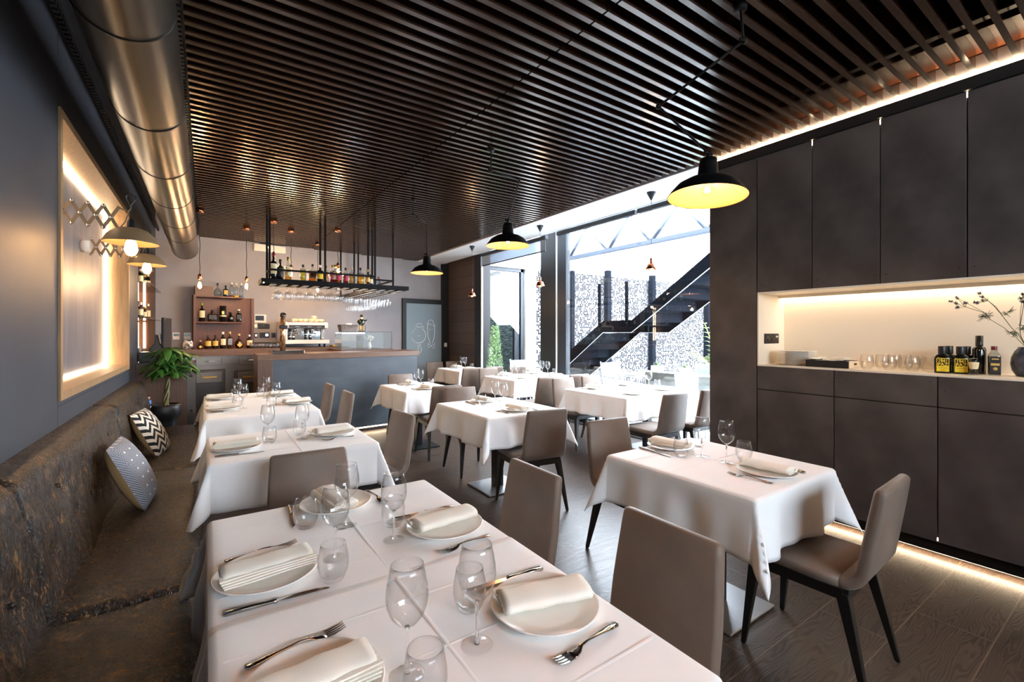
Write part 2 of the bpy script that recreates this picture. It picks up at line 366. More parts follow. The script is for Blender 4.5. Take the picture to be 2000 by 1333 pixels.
# ---------------------------------------------------------------- mesh building
class MB:
    def __init__(s): s.v = []; s.f = []; s.mi = []; s.sm = []
    def add(s, vs, fs, mi=0, smooth=False, mtx=None):
        b = len(s.v)
        s.v += [tuple(mtx @ Vector(v)) if mtx else tuple(v) for v in vs]
        s.f += [tuple(b + i for i in f) for f in fs]; s.mi += [mi] * len(fs); s.sm += [smooth] * len(fs)
        return s
    def box(s, x0, x1, y0, y1, z0, z1, mi=0, mtx=None):
        return s.add([(x0, y0, z0), (x1, y0, z0), (x1, y1, z0), (x0, y1, z0), (x0, y0, z1), (x1, y0, z1), (x1, y1, z1), (x0, y1, z1)],
                     [(0, 3, 2, 1), (4, 5, 6, 7), (0, 1, 5, 4), (1, 2, 6, 5), (2, 3, 7, 6), (3, 0, 4, 7)], mi, False, mtx)
    def lathe(s, prof, seg=24, mi=0, mtx=None, smooth=True, close=True):
        vs = []; fs = []; n = len(prof)
        for r, z in prof:
            for k in range(seg):
                a = 2 * PI * k / seg; vs.append((r * math.cos(a), r * math.sin(a), z))
        for i in range(n - 1):
            for k in range(seg):
                k2 = (k + 1) % seg
                fs.append((i * seg + k, i * seg + k2, (i + 1) * seg + k2, (i + 1) * seg + k))
        if close:
            if prof[0][0] > 1e-5: fs.append(tuple(reversed(range(seg))))
            if prof[-1][0] > 1e-5: fs.append(tuple((n - 1) * seg + k for k in range(seg)))
        return s.add(vs, fs, mi, smooth, mtx)
    def cyl(s, p0, p1, r0, r1=None, seg=12, mi=0, smooth=True):
        p0, p1 = Vector(p0), Vector(p1); r1 = r0 if r1 is None else r1
        d = p1 - p0; L = d.length
        q = d.to_track_quat('Z', 'Y').to_matrix().to_4x4()
        return s.lathe([(r0, 0), (r1, L)], seg, mi, Matrix.Translation(p0) @ q, smooth)
    def tube(s, pts, r, seg=8, mi=0, closed=False):
        pts = [Vector(p) for p in pts]; n = len(pts); vs = []; fs = []; up = None
        for i, p in enumerate(pts):
            if closed: t = pts[(i + 1) % n] - pts[i - 1]
            else: t = pts[min(i + 1, n - 1)] - pts[max(i - 1, 0)]
            t.normalize()
            if up is None: up = t.orthogonal().normalized()
            up = (up - t * up.dot(t)); up = up.normalized() if up.length > 1e-6 else t.orthogonal().normalized()
            w = t.cross(up); rr = r[i] if isinstance(r, (list, tuple)) else r
            for k in range(seg):
                a = 2 * PI * k / seg; vs.append(p + (up * math.cos(a) + w * math.sin(a)) * rr)
        m = n if closed else n - 1
        for i in range(m):
            j = (i + 1) % n
            for k in range(seg):
                k2 = (k + 1) % seg; fs.append((i * seg + k, i * seg + k2, j * seg + k2, j * seg + k))
        if not closed: fs += [tuple(reversed(range(seg))), tuple((n - 1) * seg + k for k in range(seg))]
        return s.add(vs, fs, mi, True)
    def prism(s, poly, h0, h1, axis='z', mi=0, mtx=None):
        n = len(poly)
        def P(a, b, c): return {'z': (a, b, c), 'x': (c, a, b), 'y': (a, c, b)}[axis]
        vs = [P(a, b, h0) for a, b in poly] + [P(a, b, h1) for a, b in poly]
        fs = [tuple(reversed(range(n))), tuple(range(n, 2 * n))] + [(i, (i + 1) % n, n + (i + 1) % n, n + i) for i in range(n)]
        return s.add(vs, fs, mi, False, mtx)
    def loft(s, secs, mi=0, smooth=False, cap=True):
        n = len(secs[0]); vs = [v for c in secs for v in c]; fs = []
        for i in range(len(secs) - 1):
            for k in range(n):
                k2 = (k + 1) % n; fs.append((i * n + k, i * n + k2, (i + 1) * n + k2, (i + 1) * n + k))
        if cap: fs += [tuple(reversed(range(n))), tuple((len(secs) - 1) * n + k for k in range(n))]
        return s.add(vs, fs, mi, smooth)
    def sphere(s, c, r, seg=16, rings=10, mi=0, sz=1):
        return s.lathe([(max(1e-5, r * math.sin(PI * i / rings)), -r * sz * math.cos(PI * i / rings)) for i in range(rings + 1)], seg, mi, Matrix.Translation(c), True, False)
    def build(s, name, mats, parent=None, loc=None, rotz=0, bevel=0, seg=2, kind=None):
        me = bpy.data.meshes.new(name); me.from_pydata(s.v, [], s.f)
        mats = mats if isinstance(mats, (list, tuple)) else [mats]
        for m in mats: me.materials.append(m)
        me.polygons.foreach_set('material_index', s.mi); me.polygons.foreach_set('use_smooth', s.sm)
        me.update()
        o = bpy.data.objects.new(name, me); COL.objects.link(o)
        if parent: o.parent = parent
        if loc is not None: o.location = loc
        o.rotation_euler.z = rotz
        if bevel:
            b = o.modifiers.new('bevel', 'BEVEL'); b.width = bevel; b.segments = seg; b.limit_method = 'ANGLE'; b.angle_limit = math.radians(40)
            b.harden_normals = False
        if kind: o['kind'] = kind
        return o
def tag(o, label, cat, group=None, kind=None):
    o['label'] = label; o['category'] = cat
    if group: o['group'] = group
    if kind: o['kind'] = kind
    return o
def thing(name, loc, rz, label, cat, group=None):
    o = bpy.data.objects.new(name, None); COL.objects.link(o); o.location = loc; o.rotation_euler = (0, 0, rz); o.empty_display_size = .1
    return tag(o, label, cat, group)
def kids(o): return [c for c in bpy.data.objects if c.parent == o]
def dup(root, loc, rz, label, group=None, tree=None):
    tree = tree or TREES.get(root.name) or [(c, kids(c)) for c in kids(root)]
    TREES[root.name] = tree
    r = root.copy(); COL.objects.link(r); r.location = loc; r.rotation_euler = (0, 0, rz) if not isinstance(rz, tuple) else rz
    r['label'] = label
    if group: r['group'] = group
    for c, gs_ in tree:
        k = c.copy(); COL.objects.link(k); k.parent = r
        for g in gs_:
            q = g.copy(); COL.objects.link(q); q.parent = k
    return r
TREES = {}
def bx(*a): return MB().box(*a)

# ================================================================ the room
LX, CABX, TOPZ = -.64, 3.80, 3.0
bx(-.9, 5.35, -2.9, 9.6, -.12, 0).build('floor', M['floor'], kind='structure')
fl_out = bx(5.35, 16, -4, 10, -.14, -.02).build('terrace_ground', M['terrace'], kind='structure')
bx(4.88, 4.99, 2.4, 7.6, .001, .012).build('trim_1', M['kick'], kind='structure')
# left wall with the lit niche and the shelf recess
w = MB(); y0, y1, n0, n1, s0, s1 = -2.8, 8.9, 3.28, 5.85, 6.67, 8.62
NZ0, NZ1, SZ0, SZ1 = 1.09, 2.635, 1.02, 2.62
w.box(-.95, LX, y0, n0, 0, 3.4); w.box(-.95, LX, n0, n1, 0, NZ0); w.box(-.95, LX, n0, n1, NZ1, 3.4)
w.box(-.95, LX, n1, s0, 0, 3.4); w.box(-.95, LX, s0, s1, 0, SZ0); w.box(-.95, LX, s0, s1, SZ1, 3.4); w.box(-.95, LX, s1, y1, 0, 3.4)
w.box(-.95, -.82, n0, n1, NZ0, NZ1); w.box(-.95, -.90, s0, s1, SZ0, SZ1)
wl = w.build('wall_left', M['slate'], kind='structure')
j = MB()
for yy in (n0 - .004, 5.9, 1.2): j.box(LX - .002, LX + .0006, yy, yy + .004, 0 if yy != 5.9 else 0, 3.3)
j.box(LX - .002, LX + .0006, n0, n1, NZ0 - .03, NZ0 - .026)
j.build('panel_joint', M['black'], wl)
# oak lining of the niche: its own thing
li = MB(); t = .045; xo = LX + .012
li.box(-.82, xo, n0, n0 + t, NZ0, NZ1); li.box(-.82, xo, n1 - t, n1, NZ0, NZ1)
li.box(-.82, xo, n0 + t, n1 - t, NZ0, NZ0 + t); li.box(-.82, xo, n0 + t, n1 - t, NZ1 - t, NZ1)
nf = li.build('niche_frame', M['niche_wood']); tag(nf, 'oak-lined frame of the glowing niche in the left wall', 'frame')
bx(-.82, -.80, n0 + t, n1 - t, NZ0 + t, NZ1 - t).build('back_panel', M['niche_panel'], nf)
ls = MB(); a0, a1, b0, b1 = n0 + t, n1 - t, NZ0 + t, NZ1 - t
ls.box(-.80, -.785, a0, a1, b1 - .022, b1); ls.box(-.80, -.785, a0, a1, b0, b0 + .016); ls.box(-.80, -.785, a1 - .03, a1, b0, b1); ls.box(-.80, -.785, a0, a0 + .012, b0, b1)
ls.build('light_strip', M['led'], nf)
# back wall
w = MB()
def wall_seg(mb, sa, sb, z0, z1, n0_=-.12, n1_=0, mi=0):
    c = [back(sa, n1_, 0), back(sb, n1_, 0), back(sb, n0_, 0), back(sa, n0_, 0)]
    mb.add([(p.x, p.y, z0) for p in c] + [(p.x, p.y, z1) for p in c], [(0, 3, 2, 1), (4, 5, 6, 7), (0, 1, 5, 4), (1, 2, 6, 5), (2, 3, 7, 6), (3, 0, 4, 7)], mi)
wall_seg(w, -.3, 5.6, 0, 3.4)
w.build('wall_back', M['plaster'], kind='structure')
# wall behind the cabinets, terrace-side wall of planks
bx(4.62, 4.74, -2.8, 2.4, 0, 3.4).build('wall_right', M['white_paint'], kind='structure')
bx(4.56, 4.7, 7.98, 9.5, 0, 3.3).build('wall_far_right', M['planks'], kind='structure')
bx(4.5, 4.72, 7.72, 7.97, 0, 3.3).build('trim_2', M['frame_black'], kind='structure')
# wall behind the camera, with an unseen window added for fill light
w = MB(); w.box(-.95, 4.74, -2.9, -2.78, 0, 1.7); w.box(-.95, 4.74, -2.9, -2.78, 2.8, 3.4); w.box(-.95, .05, -2.9, -2.78, 1.7, 2.8); w.box(2.95, 4.74, -2.9, -2.78, 1.7, 2.8)
w.build('wall_front', M['plaster'], kind='structure')
wp_ = bx(.05, 2.95, -2.86, -2.85, 1.7, 2.8).build('window_added_rear', M['pane'], kind='structure')
m = MB()
for xx in (.05, 1.48, 2.90): m.box(xx, xx + .05, -2.88, -2.8, 1.7, 2.8)
m.build('window_frame', M['frame'], wp_)
# ceiling: black void, slat fields, white soffit
SLY0, SLP, SLW = .496, .088, .028
cl = MB(); cl.box(-.95, 4.74, -2.9, 9.6, 3.4, 3.5); cl.box(3.812, 3.84, -2.8, 9.4, 3.005, 3.4)
ceil = cl.build('ceiling', M['black'], kind='structure')
def slats(xa, xb, name):
    m = MB(); k = int((-2.6 - SLY0) / SLP)
    while True:
        y = SLY0 + k * SLP
        xs = max(xa, (y + .01 - BW0[1]) / BWS + BW0[0])
        if xs > xb - .1: break
        m.box(xs, xb, y - SLW / 2, y + SLW / 2, TOPZ, TOPZ + .105); k += 1
    return m.build(name, M['slat'], ceil)
slats(-.09, 1.595, 'slat_field'); slats(1.606, 3.745, 'slat_field')
m = MB()
for xx in (.35, 1.2, 2.0, 2.75, 3.4): m.box(xx, xx + .04, -2.6, 9.3 if xx > 1 else 8.8, 3.12, 3.16)
m.build('slat_carrier', M['dark_steel'], ceil)
bx(3.80, 3.812, -2.8, 9.35, 2.996, 3.10).build('edge_board', M['plaster'], ceil)
bx(3.50, 3.80, -2.8, 9.35, 3.108, 3.125).build('edge_backing', M['shelf_wood'], ceil)
sf = MB(); sf.box(3.79, 4.43, 2.36, 9.33, 2.992, 3.0); sf.box(4.41, 4.43, 2.36, 9.33, 3.0, 3.4)
sf.build('ceiling_soffit', M['white_paint'], kind='structure')
bx(4.43, 5.15, 7.65, 9.5, 3.3, 3.38).build('ceiling_bay', M['white_paint'], kind='structure')
sk = bx(4.43, 5.1, 2.4, 7.65, 3.31, 3.322).build('window_added_skylight', M['pane'], kind='structure')  # hidden bay roof, glazed as an added skylight to let more daylight in
m = MB()
for yy in (2.4, 3.7, 5.0, 6.3, 7.6): m.box(4.43, 5.15, yy, yy + .05, 3.30, 3.36)
m.build('window_frame', M['frame'], sk)
# strip light above the cabinets
lt = bx(3.788, 3.80, -2.7, 2.375, 2.984, 2.996).build('ceiling_strip_light', M['led_soft']); tag(lt, 'long warm light strip running above the dark cabinets', 'strip light')
bx(3.784, 3.82, -2.75, 2.36, 2.91, 2.984).build('trim_3', M['black'], kind='structure')
# toothed shadow rails beside the duct
for nm, xx in (('ceiling_trim_1', -.115), ('ceiling_trim_2', -.60)):
    m = MB(); m.box(xx - .012, xx + .012, -2.6, 8.75, 3.03, 3.06)
    k = -2.6
    while k < 8.7: m.box(xx - .012, xx + .012, k, k + .022, 3.0, 3.03); k += .045
    m.build(nm, M['dark_steel'], kind='structure')

# ================================================================ window side: glazing, column, blinds, door
g = MB(); g.box(5.045, 5.055, 2.4, 5.78, .06, 3.3); win = g.build('window_1', M['pane'], kind='structure')
g = MB(); g.box(5.02, 5.09, 2.4, 5.78, 0, .07); g.box(5.02, 5.09, 2.4, 5.78, 3.24, 3.3); g.box(5.02, 5.09, 2.4, 2.45, 0, 3.3)
g.build('window_frame', M['frame'], win)
w = MB(); w.box(5.03, 5.3, 6.06, 6.48, 0, 3.3); w.build('column_1', M['frame_black'], kind='structure')
w = MB(); w.box(5.03, 5.12, 5.78, 6.0, 0, 3.3); w.build('trim_4', M['frame'], kind='structure')
w = MB(); w.box(5.03, 5.06, 6.02, 6.05, 0, 3.3); w.build('trim_5', M['white_paint'], kind='structure')
def blind(y0, y1, drop, label, name='roller_blind'):
    b = MB().box(4.435, 4.50, y0, y1, 2.935, 2.992).build(name, M['frame'], bevel=.006); tag(b, label, 'blind', 'roller blinds along the window head')
    if drop: bx(4.462, 4.466, y0 + .02, y1 - .02, 2.992 - drop, 2.94).build('screen_fabric', M['blind'], b); bx(4.455, 4.473, y0 + .02, y1 - .02, 2.975 - drop, 2.993 - drop).build('bottom_bar', M['frame'], b)
    return b
p = at_x(1236, 410, 4.46); q = at_x(1240, 407, 4.46)
blind(3.80, 5.33, 0, 'rolled-up blind cassette over the window, between column and gap')
blind(2.42, 3.765, 0, 'rolled-up blind cassette over the window, next to the cabinets')
blind(5.60, 7.63, .235, 'grey roller blind partly lowered over the terrace door')
bx(4.44, 4.47, 7.585, 7.615, 0, 2.76).build('trim_6', M['white_paint'], kind='structure')
# ================================================================ cabinets on the right
def dots(mb, pts, x):
    for yy, zz in pts: mb.cyl((x, yy, zz), (x - .0006, yy, zz), .004, seg=8)
def tall_panel():
    t = thing('tall_cabinet', (4.1, 2.17, 0), 0, 'full-height dark panel cabinet closing the run beside the window', 'cabinet')
    def B(name, x0, x1, y0_, y1_, z0, z1, m, par=t, bevel=.0015):
        return MB().box(x0 - 4.1, x1 - 4.1, y0_ - 2.17, y1_ - 2.17, z0, z1).build(name, m, par, bevel=bevel)
    B('body', 3.82, 4.6, 1.97, 2.373, .133, 2.905, M['black']); B('door', CABX, 3.82, 1.964, 2.375, .133, 2.905, M['slate_warm'])
    B('side_panel', CABX + .001, 4.6, 2.3735, 2.385, .133, 2.905, M['slate_warm'])
tall_panel()
UJ = [1.958, 1.546, 1.129, .705, .285, -.14, -.56, -.98, -1.4, -1.82, -2.24, -2.66]
LJ = [1.958, 1.402, .838, .27, -.30, -.87, -1.44, -2.01, -2.6]
UL = ['beside the tall panel', 'over the stacked plates and tray', 'over the tumblers', 'over the violet flowers']
for i in range(len(UJ) - 1):
    a, b = UJ[i + 1] + .003, UJ[i] - .003; c = (a + b) / 2
    lab = 'dark brown handleless wall cabinet ' + (UL[i] if i < 4 else 'further along the run past the flowers')
    t = thing('wall_cabinet', (4.2, c, 1.785), 0, lab, 'cabinet', 'wall cabinets above the lit shelf')
    MB().box(-.378, .38, a - c, b - c, .001, 1.12).build('body', M['black'], t)
    d = MB().box(-.40, -.379, a - c, b - c, 0, 1.12).build('door', M['slate_warm'], t, bevel=.0012)
    e = MB(); dots(e, [(a - c + .03, .06), (b - c - .03, .06)], -.4003); e.build('screw', M['black'], d)
    if i: MB().box(-.398, -.392, b - c + .001, b - c + .005, 1.088, 1.12).build('leak_glow', M['led_soft'], t)  # glowing sliver stands in for light leaking through the door joint
LL = ['with the stacked plates above it', 'in the middle of the run', 'under the violet flowers']
for i in range(len(LJ) - 1):
    a, b = LJ[i + 1] + .003, LJ[i] - .003; c = (a + b) / 2
    lab = 'dark brown base cabinet ' + (LL[i] if i < 3 else 'further along the run past the flowers')
    t = thing('base_cabinet', (4.2, c, 0), 0, lab, 'cabinet', 'base cabinets below the lit shelf')
    MB().box(-.378, .38, a - c, b - c, .133, 1.16).build('body', M['black'], t)
    d = MB().box(-.40, -.379, a - c, b - c, .983, 1.172).build('drawer', M['slate_warm'], t, bevel=.0012)
    e = MB(); dots(e, [(a - c + .03, 1.14), (b - c - .03, 1.09)], -.4003); e.build('screw', M['black'], d)
    MB().box(-.40, -.379, a - c, b - c, .133, .977).build('door', M['slate_warm'], t, bevel=.0012)
    if i == 2: MB().box(-.398, -.390, b - c + .001, b - c + .005, .140, .158).build('leak_glow', M['led'], t)  # emissive sliver imitates light escaping at the foot of the joint
kb = bx(3.86, 3.88, -2.7, 2.36, .045, .133).build('baseboard_right', M['kick'], kind='structure')
bx(3.88, 4.5, -2.7, 2.36, .12, .1325).build('plinth_top', M['black'], kb)
ps = bx(3.90, 3.93, -2.6, 2.34, .03, .043).build('plinth_strip_light', M['led']); tag(ps, 'warm light strip under the plinth of the dark cabinets', 'strip light')
bx(3.90, 4.5, -2.7, 2.36, .044, .12).build('plinth_back', M['black'], kb)
# lit shelf niche (white)
sh = MB(); sh.box(CABX + .001, 4.25, -2.6, 1.957, 1.173, 1.186)
shelf = sh.build('serving_shelf', M['warm_white'], bevel=.001); tag(shelf, 'long white lit shelf between the upper and lower dark cabinets', 'shelf')
bx(4.235, 4.25, -2.6, 1.957, 1.186, 1.784).build('back_panel', M['warm_white'], shelf)
bx(CABX + .001, 4.235, 1.947, 1.957, 1.186, 1.784).build('end_panel', M['warm_white'], shelf)
bx(CABX + .001, 4.16, -2.6, 1.947, 1.772, 1.784).build('top_panel', M['warm_white'], shelf)
bx(4.135, 4.16, -2.6, 1.947, 1.748, 1.772).build('light_lip', M['warm_white'], shelf)
bx(4.17, 4.232, -2.6, 1.945, 1.774, 1.782).build('light_strip', M['led_shelf'], shelf)
soc = MB().box(3.892, 4.127, 1.938, 1.9465, 1.356, 1.441).build('wall_socket', M['plastic_black'], bevel=.003); tag(soc, 'black double wall socket in the end of the lit shelf', 'socket')
m = MB()
for k in (0, 1): m.cyl((3.945 + .065 * k, 1.938, 1.398), (3.945 + .065 * k, 1.9365, 1.398), .024, seg=20)
m.build('socket_insert', M['kick'], soc); bx(4.072, 4.108, 1.9365, 1.938, 1.408, 1.422).build('switch_label', M['cap_white'], soc)

# ---------------------------------------------------------------- shared small things
def plate_mesh(r=.135):
    return MB().lathe([(1e-5, .004), (r * .62, .004), (r * .68, .006), (r * .97, .016), (r, .019), (r * .985, .021), (r * .955, .0185), (r * .68, .0095), (r * .6, .008), (1e-5, .008)], 56)
def wine_parts(par, sc=1.0, hh=1.0):
    b = [(.0035, .096), (.010, .1005), (.022, .109), (.034, .124), (.0405, .142), (.0425, .158), (.041, .180), (.036, .208), (.0325, .224)]
    inner = [(r - .0010, z + .0006) for r, z in reversed(b[1:])]; inner.append((1e-5, .1035))
    MB().lathe([(r * sc, z * hh) for r, z in b + inner], 32).build('bowl', M['glass'], par)
    MB().lathe([(r * sc, z * hh) for r, z in [(.0055, .0045), (.0036, .020), (.0032, .060), (.0036, .090), (.0052, .0985)]], 14).build('stem', M['stem'], par)
    MB().lathe([(r * sc, z * hh) for r, z in [(.0345, 0), (.0355, .0012), (.030, .0022), (.014, .0045), (.0055, .0095), (1e-5, .012)]], 32).build('foot', M['glass'], par)
def tumbler_mesh():
    o = [(.022, 0), (.0265, .002), (.033, .012), (.0395, .030), (.0415, .045), (.0405, .065), (.036, .090), (.0335, .103)]
    i = [(.0325, .103), (.035, .090), (.0394, .065), (.0403, .045), (.038, .030), (.031, .016), (.02, .010), (1e-5, .009)]
    return MB().lathe(o + i, 32)
def napkin_mesh(L=.225, w=.043, h=.034, folds=4):
    """a napkin rolled flat: a soft tube with its layered free edges along one side"""
    m = MB(); n = 18; secs = []
    for i in range(15):
        x = -L / 2 + L * i / 14; e = abs(2 * i / 14 - 1); k = 1 - .05 * math.sin(i * 1.3); c = []
        for q in range(n):
            a = 2 * PI * q / n; cy, sz = math.cos(a), math.sin(a)
            yy = math.copysign(abs(cy) ** .75, cy) * w * k; zz = math.copysign(abs(sz) ** .8, sz) * h / 2 * (1 + .06 * math.sin(i * .9))
            c.append((x, yy, h / 2 + zz))
        secs.append(c)
    m.loft(secs, 0, True)
    for f in range(folds):                                   # layered free edges
        z = .004 + f * .0052; y = -w - .004 - .004 * (folds - f)
        m.loft([[(x, -w * .55, z), (x, y + .002 * math.sin(x * 30 + f), z + .0005), (x, y + .002 * math.sin(x * 30 + f), z + .004), (x, -w * .55, z + .0045)] for x in [-L / 2 - .003 * f + (L + .006 * f) * k / 8 for k in range(9)]], 0, False)
    for e in (-1, 1):                                        # scroll of the rolled ends
        pts = []
        for q in range(26):
            a = q * .5; r = 1 - q / 30
            pts.append((e * (L / 2 + .001), math.cos(a) * w * .86 * r, h / 2 + math.sin(a) * h * .42 * r))
        m.tube(pts, .0011, 5)
    return m
def fork_mesh():
    m = MB()
    st = [(-.105, .0055, .0035), (-.100, .0095, .0035), (-.080, .0085, .004), (-.040, .0045, .0075), (0, .0035, .0105), (.020, .0045, .009), (.032, .0110, .0045), (.045, .0135, .002), (.055, .0135, .0018)]
    m.loft([[(x, -w, z), (x, w, z), (x, w * .9, z + .0022), (x, -w * .9, z + .0022)] for x, w, z in st], 0, True)
    for k in range(4):
        y = -.0115 + k * .00767
        m.loft([[(x, y - w, z), (x, y + w, z), (x, y + w, z + .002), (x, y - w, z + .002)] for x, w, z in [(.053, .0021, .0018), (.070, .0019, .002), (.086, .0016, .0045), (.097, .0008, .008)]])
    return m
def knife_mesh():
    m = MB()
    m.loft([[(x, -w, .001), (x, w, .001), (x, w * .8, .001 + t), (x, -w * .8, .001 + t)] for x, w, t in [(-.120, .006, .005), (-.115, .0095, .007), (-.080, .0085, .008), (-.030, .0055, .007), (-.012, .0060, .008), (-.006, .0085, .007), (-.002, .006, .005)]], 0, True)
    m.loft([[(x, y0_, .0025), (x, y1_, .0025), (x, y1_, .0045), (x, y0_, .0045)] for x, y0_, y1_ in [(-.004, -.005, .006), (.02, -.0065, .0085), (.06, -.0065, .0095), (.095, -.0062, .008), (.115, -.006, .002), (.122, -.005, -.003)]])
    return m
def chair_proto():
    t = thing('dining_chair', (0, 0, 0), 0, '', 'chair')
    # shell path in the y-z plane, sitter looks towards +y
    def sec(w, y, z, ny, nz, th):
        c = []; r = .012
        for sx, s in ((-1, 1), (1, 1), (1, -1), (-1, -1)):
            c.append((sx * (w - .004), y + ny * th * s / 2, z + nz * th * s / 2))
        c2 = []
        hw = w; e = .011
        for ax, at in ((-hw + e, .5), (hw - e, .5), (hw, .5 - .22), (hw, -.5 + .22), (hw - e, -.5), (-hw + e, -.5), (-hw, -.5 + .22), (-hw, .5 - .22)):
            c2.append((ax, y + ny * th * at, z + nz * th * at))
        return c2
    seat = []
    for y, z, w in ((.250, .437, .185), (.246, .443, .200), (.225, .447, .208), (.10, .446, .212), (-.05, .443, .212), (-.13, .443, .21)):
        th = .045 if y < .24 else .028
        seat.append(sec(w, y, z, 0, 1, th))
    R = .075; cy, cz = -.13, .443 + R
    MBs = MB().loft(seat, 0, True)
    so_ = MBs.build('seat', M['leather'], t)
    bk = []
    for k in range(9):
        a = -PI / 2 - (PI / 2 - .16) * k / 8
        ny, nz = -math.cos(a), -math.sin(a)
        bk.append(sec(.21 - .002 * k, cy + R * math.cos(a), cz + R * math.sin(a), ny, nz, .045))
    a = -PI / 2 - (PI / 2 - .16); ye, ze = cy + R * math.cos(a), cz + R * math.sin(a)
    ny, nz = -math.cos(a), -math.sin(a); dy, dz = math.cos(a - PI / 2), math.sin(a - PI / 2)
    for s_, th, dw in ((.10, .045, 0), (.20, .045, .006), (.30, .044, .013), (.325, .042, .015), (.336, .034, .019), (.341, .020, .028)):
        bk.append(sec(.194 - dw, ye + dy * s_, ze + dz * s_, ny, nz, th))
    MB().loft(bk, 0, True).build('backrest', M['leather'], t)
    f = MB(); f.box(-.19, .19, -.16, -.12, .375, .419); f.box(-.19, .19, .19, .23, .375, .419)
    f.box(-.195, -.155, -.14, .21, .372, .419); f.box(.155, .195, -.14, .21, .372, .419)
    f.build('seat_frame', M['leg'], t, bevel=.004)
    for sx in (-1, 1):
        for sy, yt, yb in ((1, .205, .245), (-1, -.135, -.225)):
            xt, xb = sx * .172, sx * .208
            lg = MB(); a_, b_ = .023, .010
            lg.loft([[(x - r, y - r, z), (x + r, y - r, z), (x + r, y + r, z), (x - r, y + r, z)] for x, y, z, r in ((xb, yb, .004, b_), (xt, yt, .40, a_))])
            l = lg.build('leg', M['leg'], t, bevel=.003)
            MB().cyl((xb, yb, 0), (xb, yb, .006), .009, seg=10).build('glide', M['plastic_black'], l)
    return t
CHAIR = chair_proto(); CHAIR_USED = [False]
def chair(x, y, rz, label, group='taupe chairs at the dining tables'):
    rz = math.radians(rz)
    if not CHAIR_USED[0]:
        CHAIR_USED[0] = True; CHAIR.location = (x, y, 0); CHAIR.rotation_euler = (0, 0, rz); CHAIR['label'] = label; CHAIR['group'] = group
        TREES['dining_chair'] = [(c, kids(c)) for c in kids(CHAIR)]
        return CHAIR
    return dup(CHAIR, (x, y, 0), rz, label, group)
def smooth01(t): return t * t * (3 - 2 * t)
def cloth(x0, x1, y0, y1, z, drops, label, seed=0, mat_=None, fold=True):
    """drops: how far the cloth hangs over the west, east, south and north edge"""
    rnd = random.Random(seed); ph = [rnd.uniform(0, 6.3) for _ in range(8)]
    dW, dE, dS, dN = drops; rr = .022
    def axis(a, b, da, db):
        r = []
        if da: r += [a - da + da * k / 12 for k in range(12)]
        n = 26; r += [a + (b - a) * k / n for k in range(n + 1)]
        if db: r += [b + db * k / 12 for k in range(1, 13)]
        r2 = []
        for v in r: r2.append(v)
        if da: r2 += [a - .008, a - .02]
        if db: r2 += [b + .008, b + .02]
        return sorted(r2)
    ix0, ix1, iy0, iy1 = x0 + (rr if dW else 0), x1 - (rr if dE else 0), y0 + (rr if dS else 0), y1 - (rr if dN else 0)
    X, Y = axis(ix0, ix1, dW, dE), axis(iy0, iy1, dS, dN)
    vs = []
    for y in Y:
        for x in X:
            ex = min(0, x - ix0) + max(0, x - ix1); ey = min(0, y - iy0) + max(0, y - iy1)
            bxp, byp = min(max(x, ix0), ix1), min(max(y, iy0), iy1)
            r = math.hypot(ex, ey)
            if r < 1e-6:
                h = .0016 * math.sin(x * 7 + ph[0]) * math.sin(y * 6 + ph[1])
                vs.append((bxp, byp, z + h)); continue
            dx, dy = ex / r, ey / r; th = math.atan2(abs(ey), abs(ex)); cor = math.sin(2 * th) ** 2
            if r < PI / 2 * rr: a = r / rr; out, dn = rr * math.sin(a), rr * (1 - math.cos(a))
            else:
                q = r - PI / 2 * rr; s = x if abs(ey) > abs(ex) else y
                fl = .05 + .34 * cor
                rip = .018 * math.sin(s * 14 + ph[2]) + .010 * math.sin(s * 31 + ph[3])
                if 0 < cor < 1: rip = rip * (1 - cor) + .006 * math.sin(th * 3 + ph[4]) * cor
                g = smooth01(min(1, q / .16))
                out = rr + fl * q + rip * g; dn = rr + q * math.sqrt(max(.2, 1 - fl * fl))
            vs.append((bxp + dx * out, byp + dy * out, z - dn))
    nx, ny = len(X), len(Y)
    fs = [(j * nx + i, j * nx + i + 1, (j + 1) * nx + i + 1, (j + 1) * nx + i) for j in range(ny - 1) for i in range(nx - 1)]
    m = MB().add([(a - (x0 + x1) / 2, b - (y0 + y1) / 2, c - z) for a, b, c in vs], fs, 0, True)
    o = m.build('tablecloth', mat_ or M['cloth'], loc=((x0 + x1) / 2, (y0 + y1) / 2, z))
    sol = o.modifiers.new('thickness', 'SOLIDIFY'); sol.thickness = .0016; sol.offset = -1
    tag(o, label, 'tablecloth', 'white tablecloths')
    cr = MB(); cx, cyy = 0, 0
    if fold:                                            # pressed creases
        hx, hy = (x1 - x0) / 2 - .03, (y1 - y0) / 2 - .03
        def crease(p, q):
            d = Vector((q[0] - p[0], q[1] - p[1])); nn = Vector((-d.y, d.x)).normalized() * .0045
            cr.add([(p[0] - nn.x, p[1] - nn.y, .0012), (q[0] - nn.x, q[1] - nn.y, .0012), (q[0], q[1], .0025), (p[0], p[1], .0025), (p[0] + nn.x, p[1] + nn.y, .0012), (q[0] + nn.x, q[1] + nn.y, .0012)], [(0, 1, 2, 3), (3, 2, 5, 4)], 0, True)
        crease((.01, -hy), (.01, hy)); crease((-hx, .02), (hx, .02))
        if x1 - x0 > .6: crease((-hx, -hy * .62), (hx, -hy * .62)); crease((-hx, hy * .66), (hx, hy * .66))
        cr.build('crease', mat_ or M['cloth'], o)
    return o
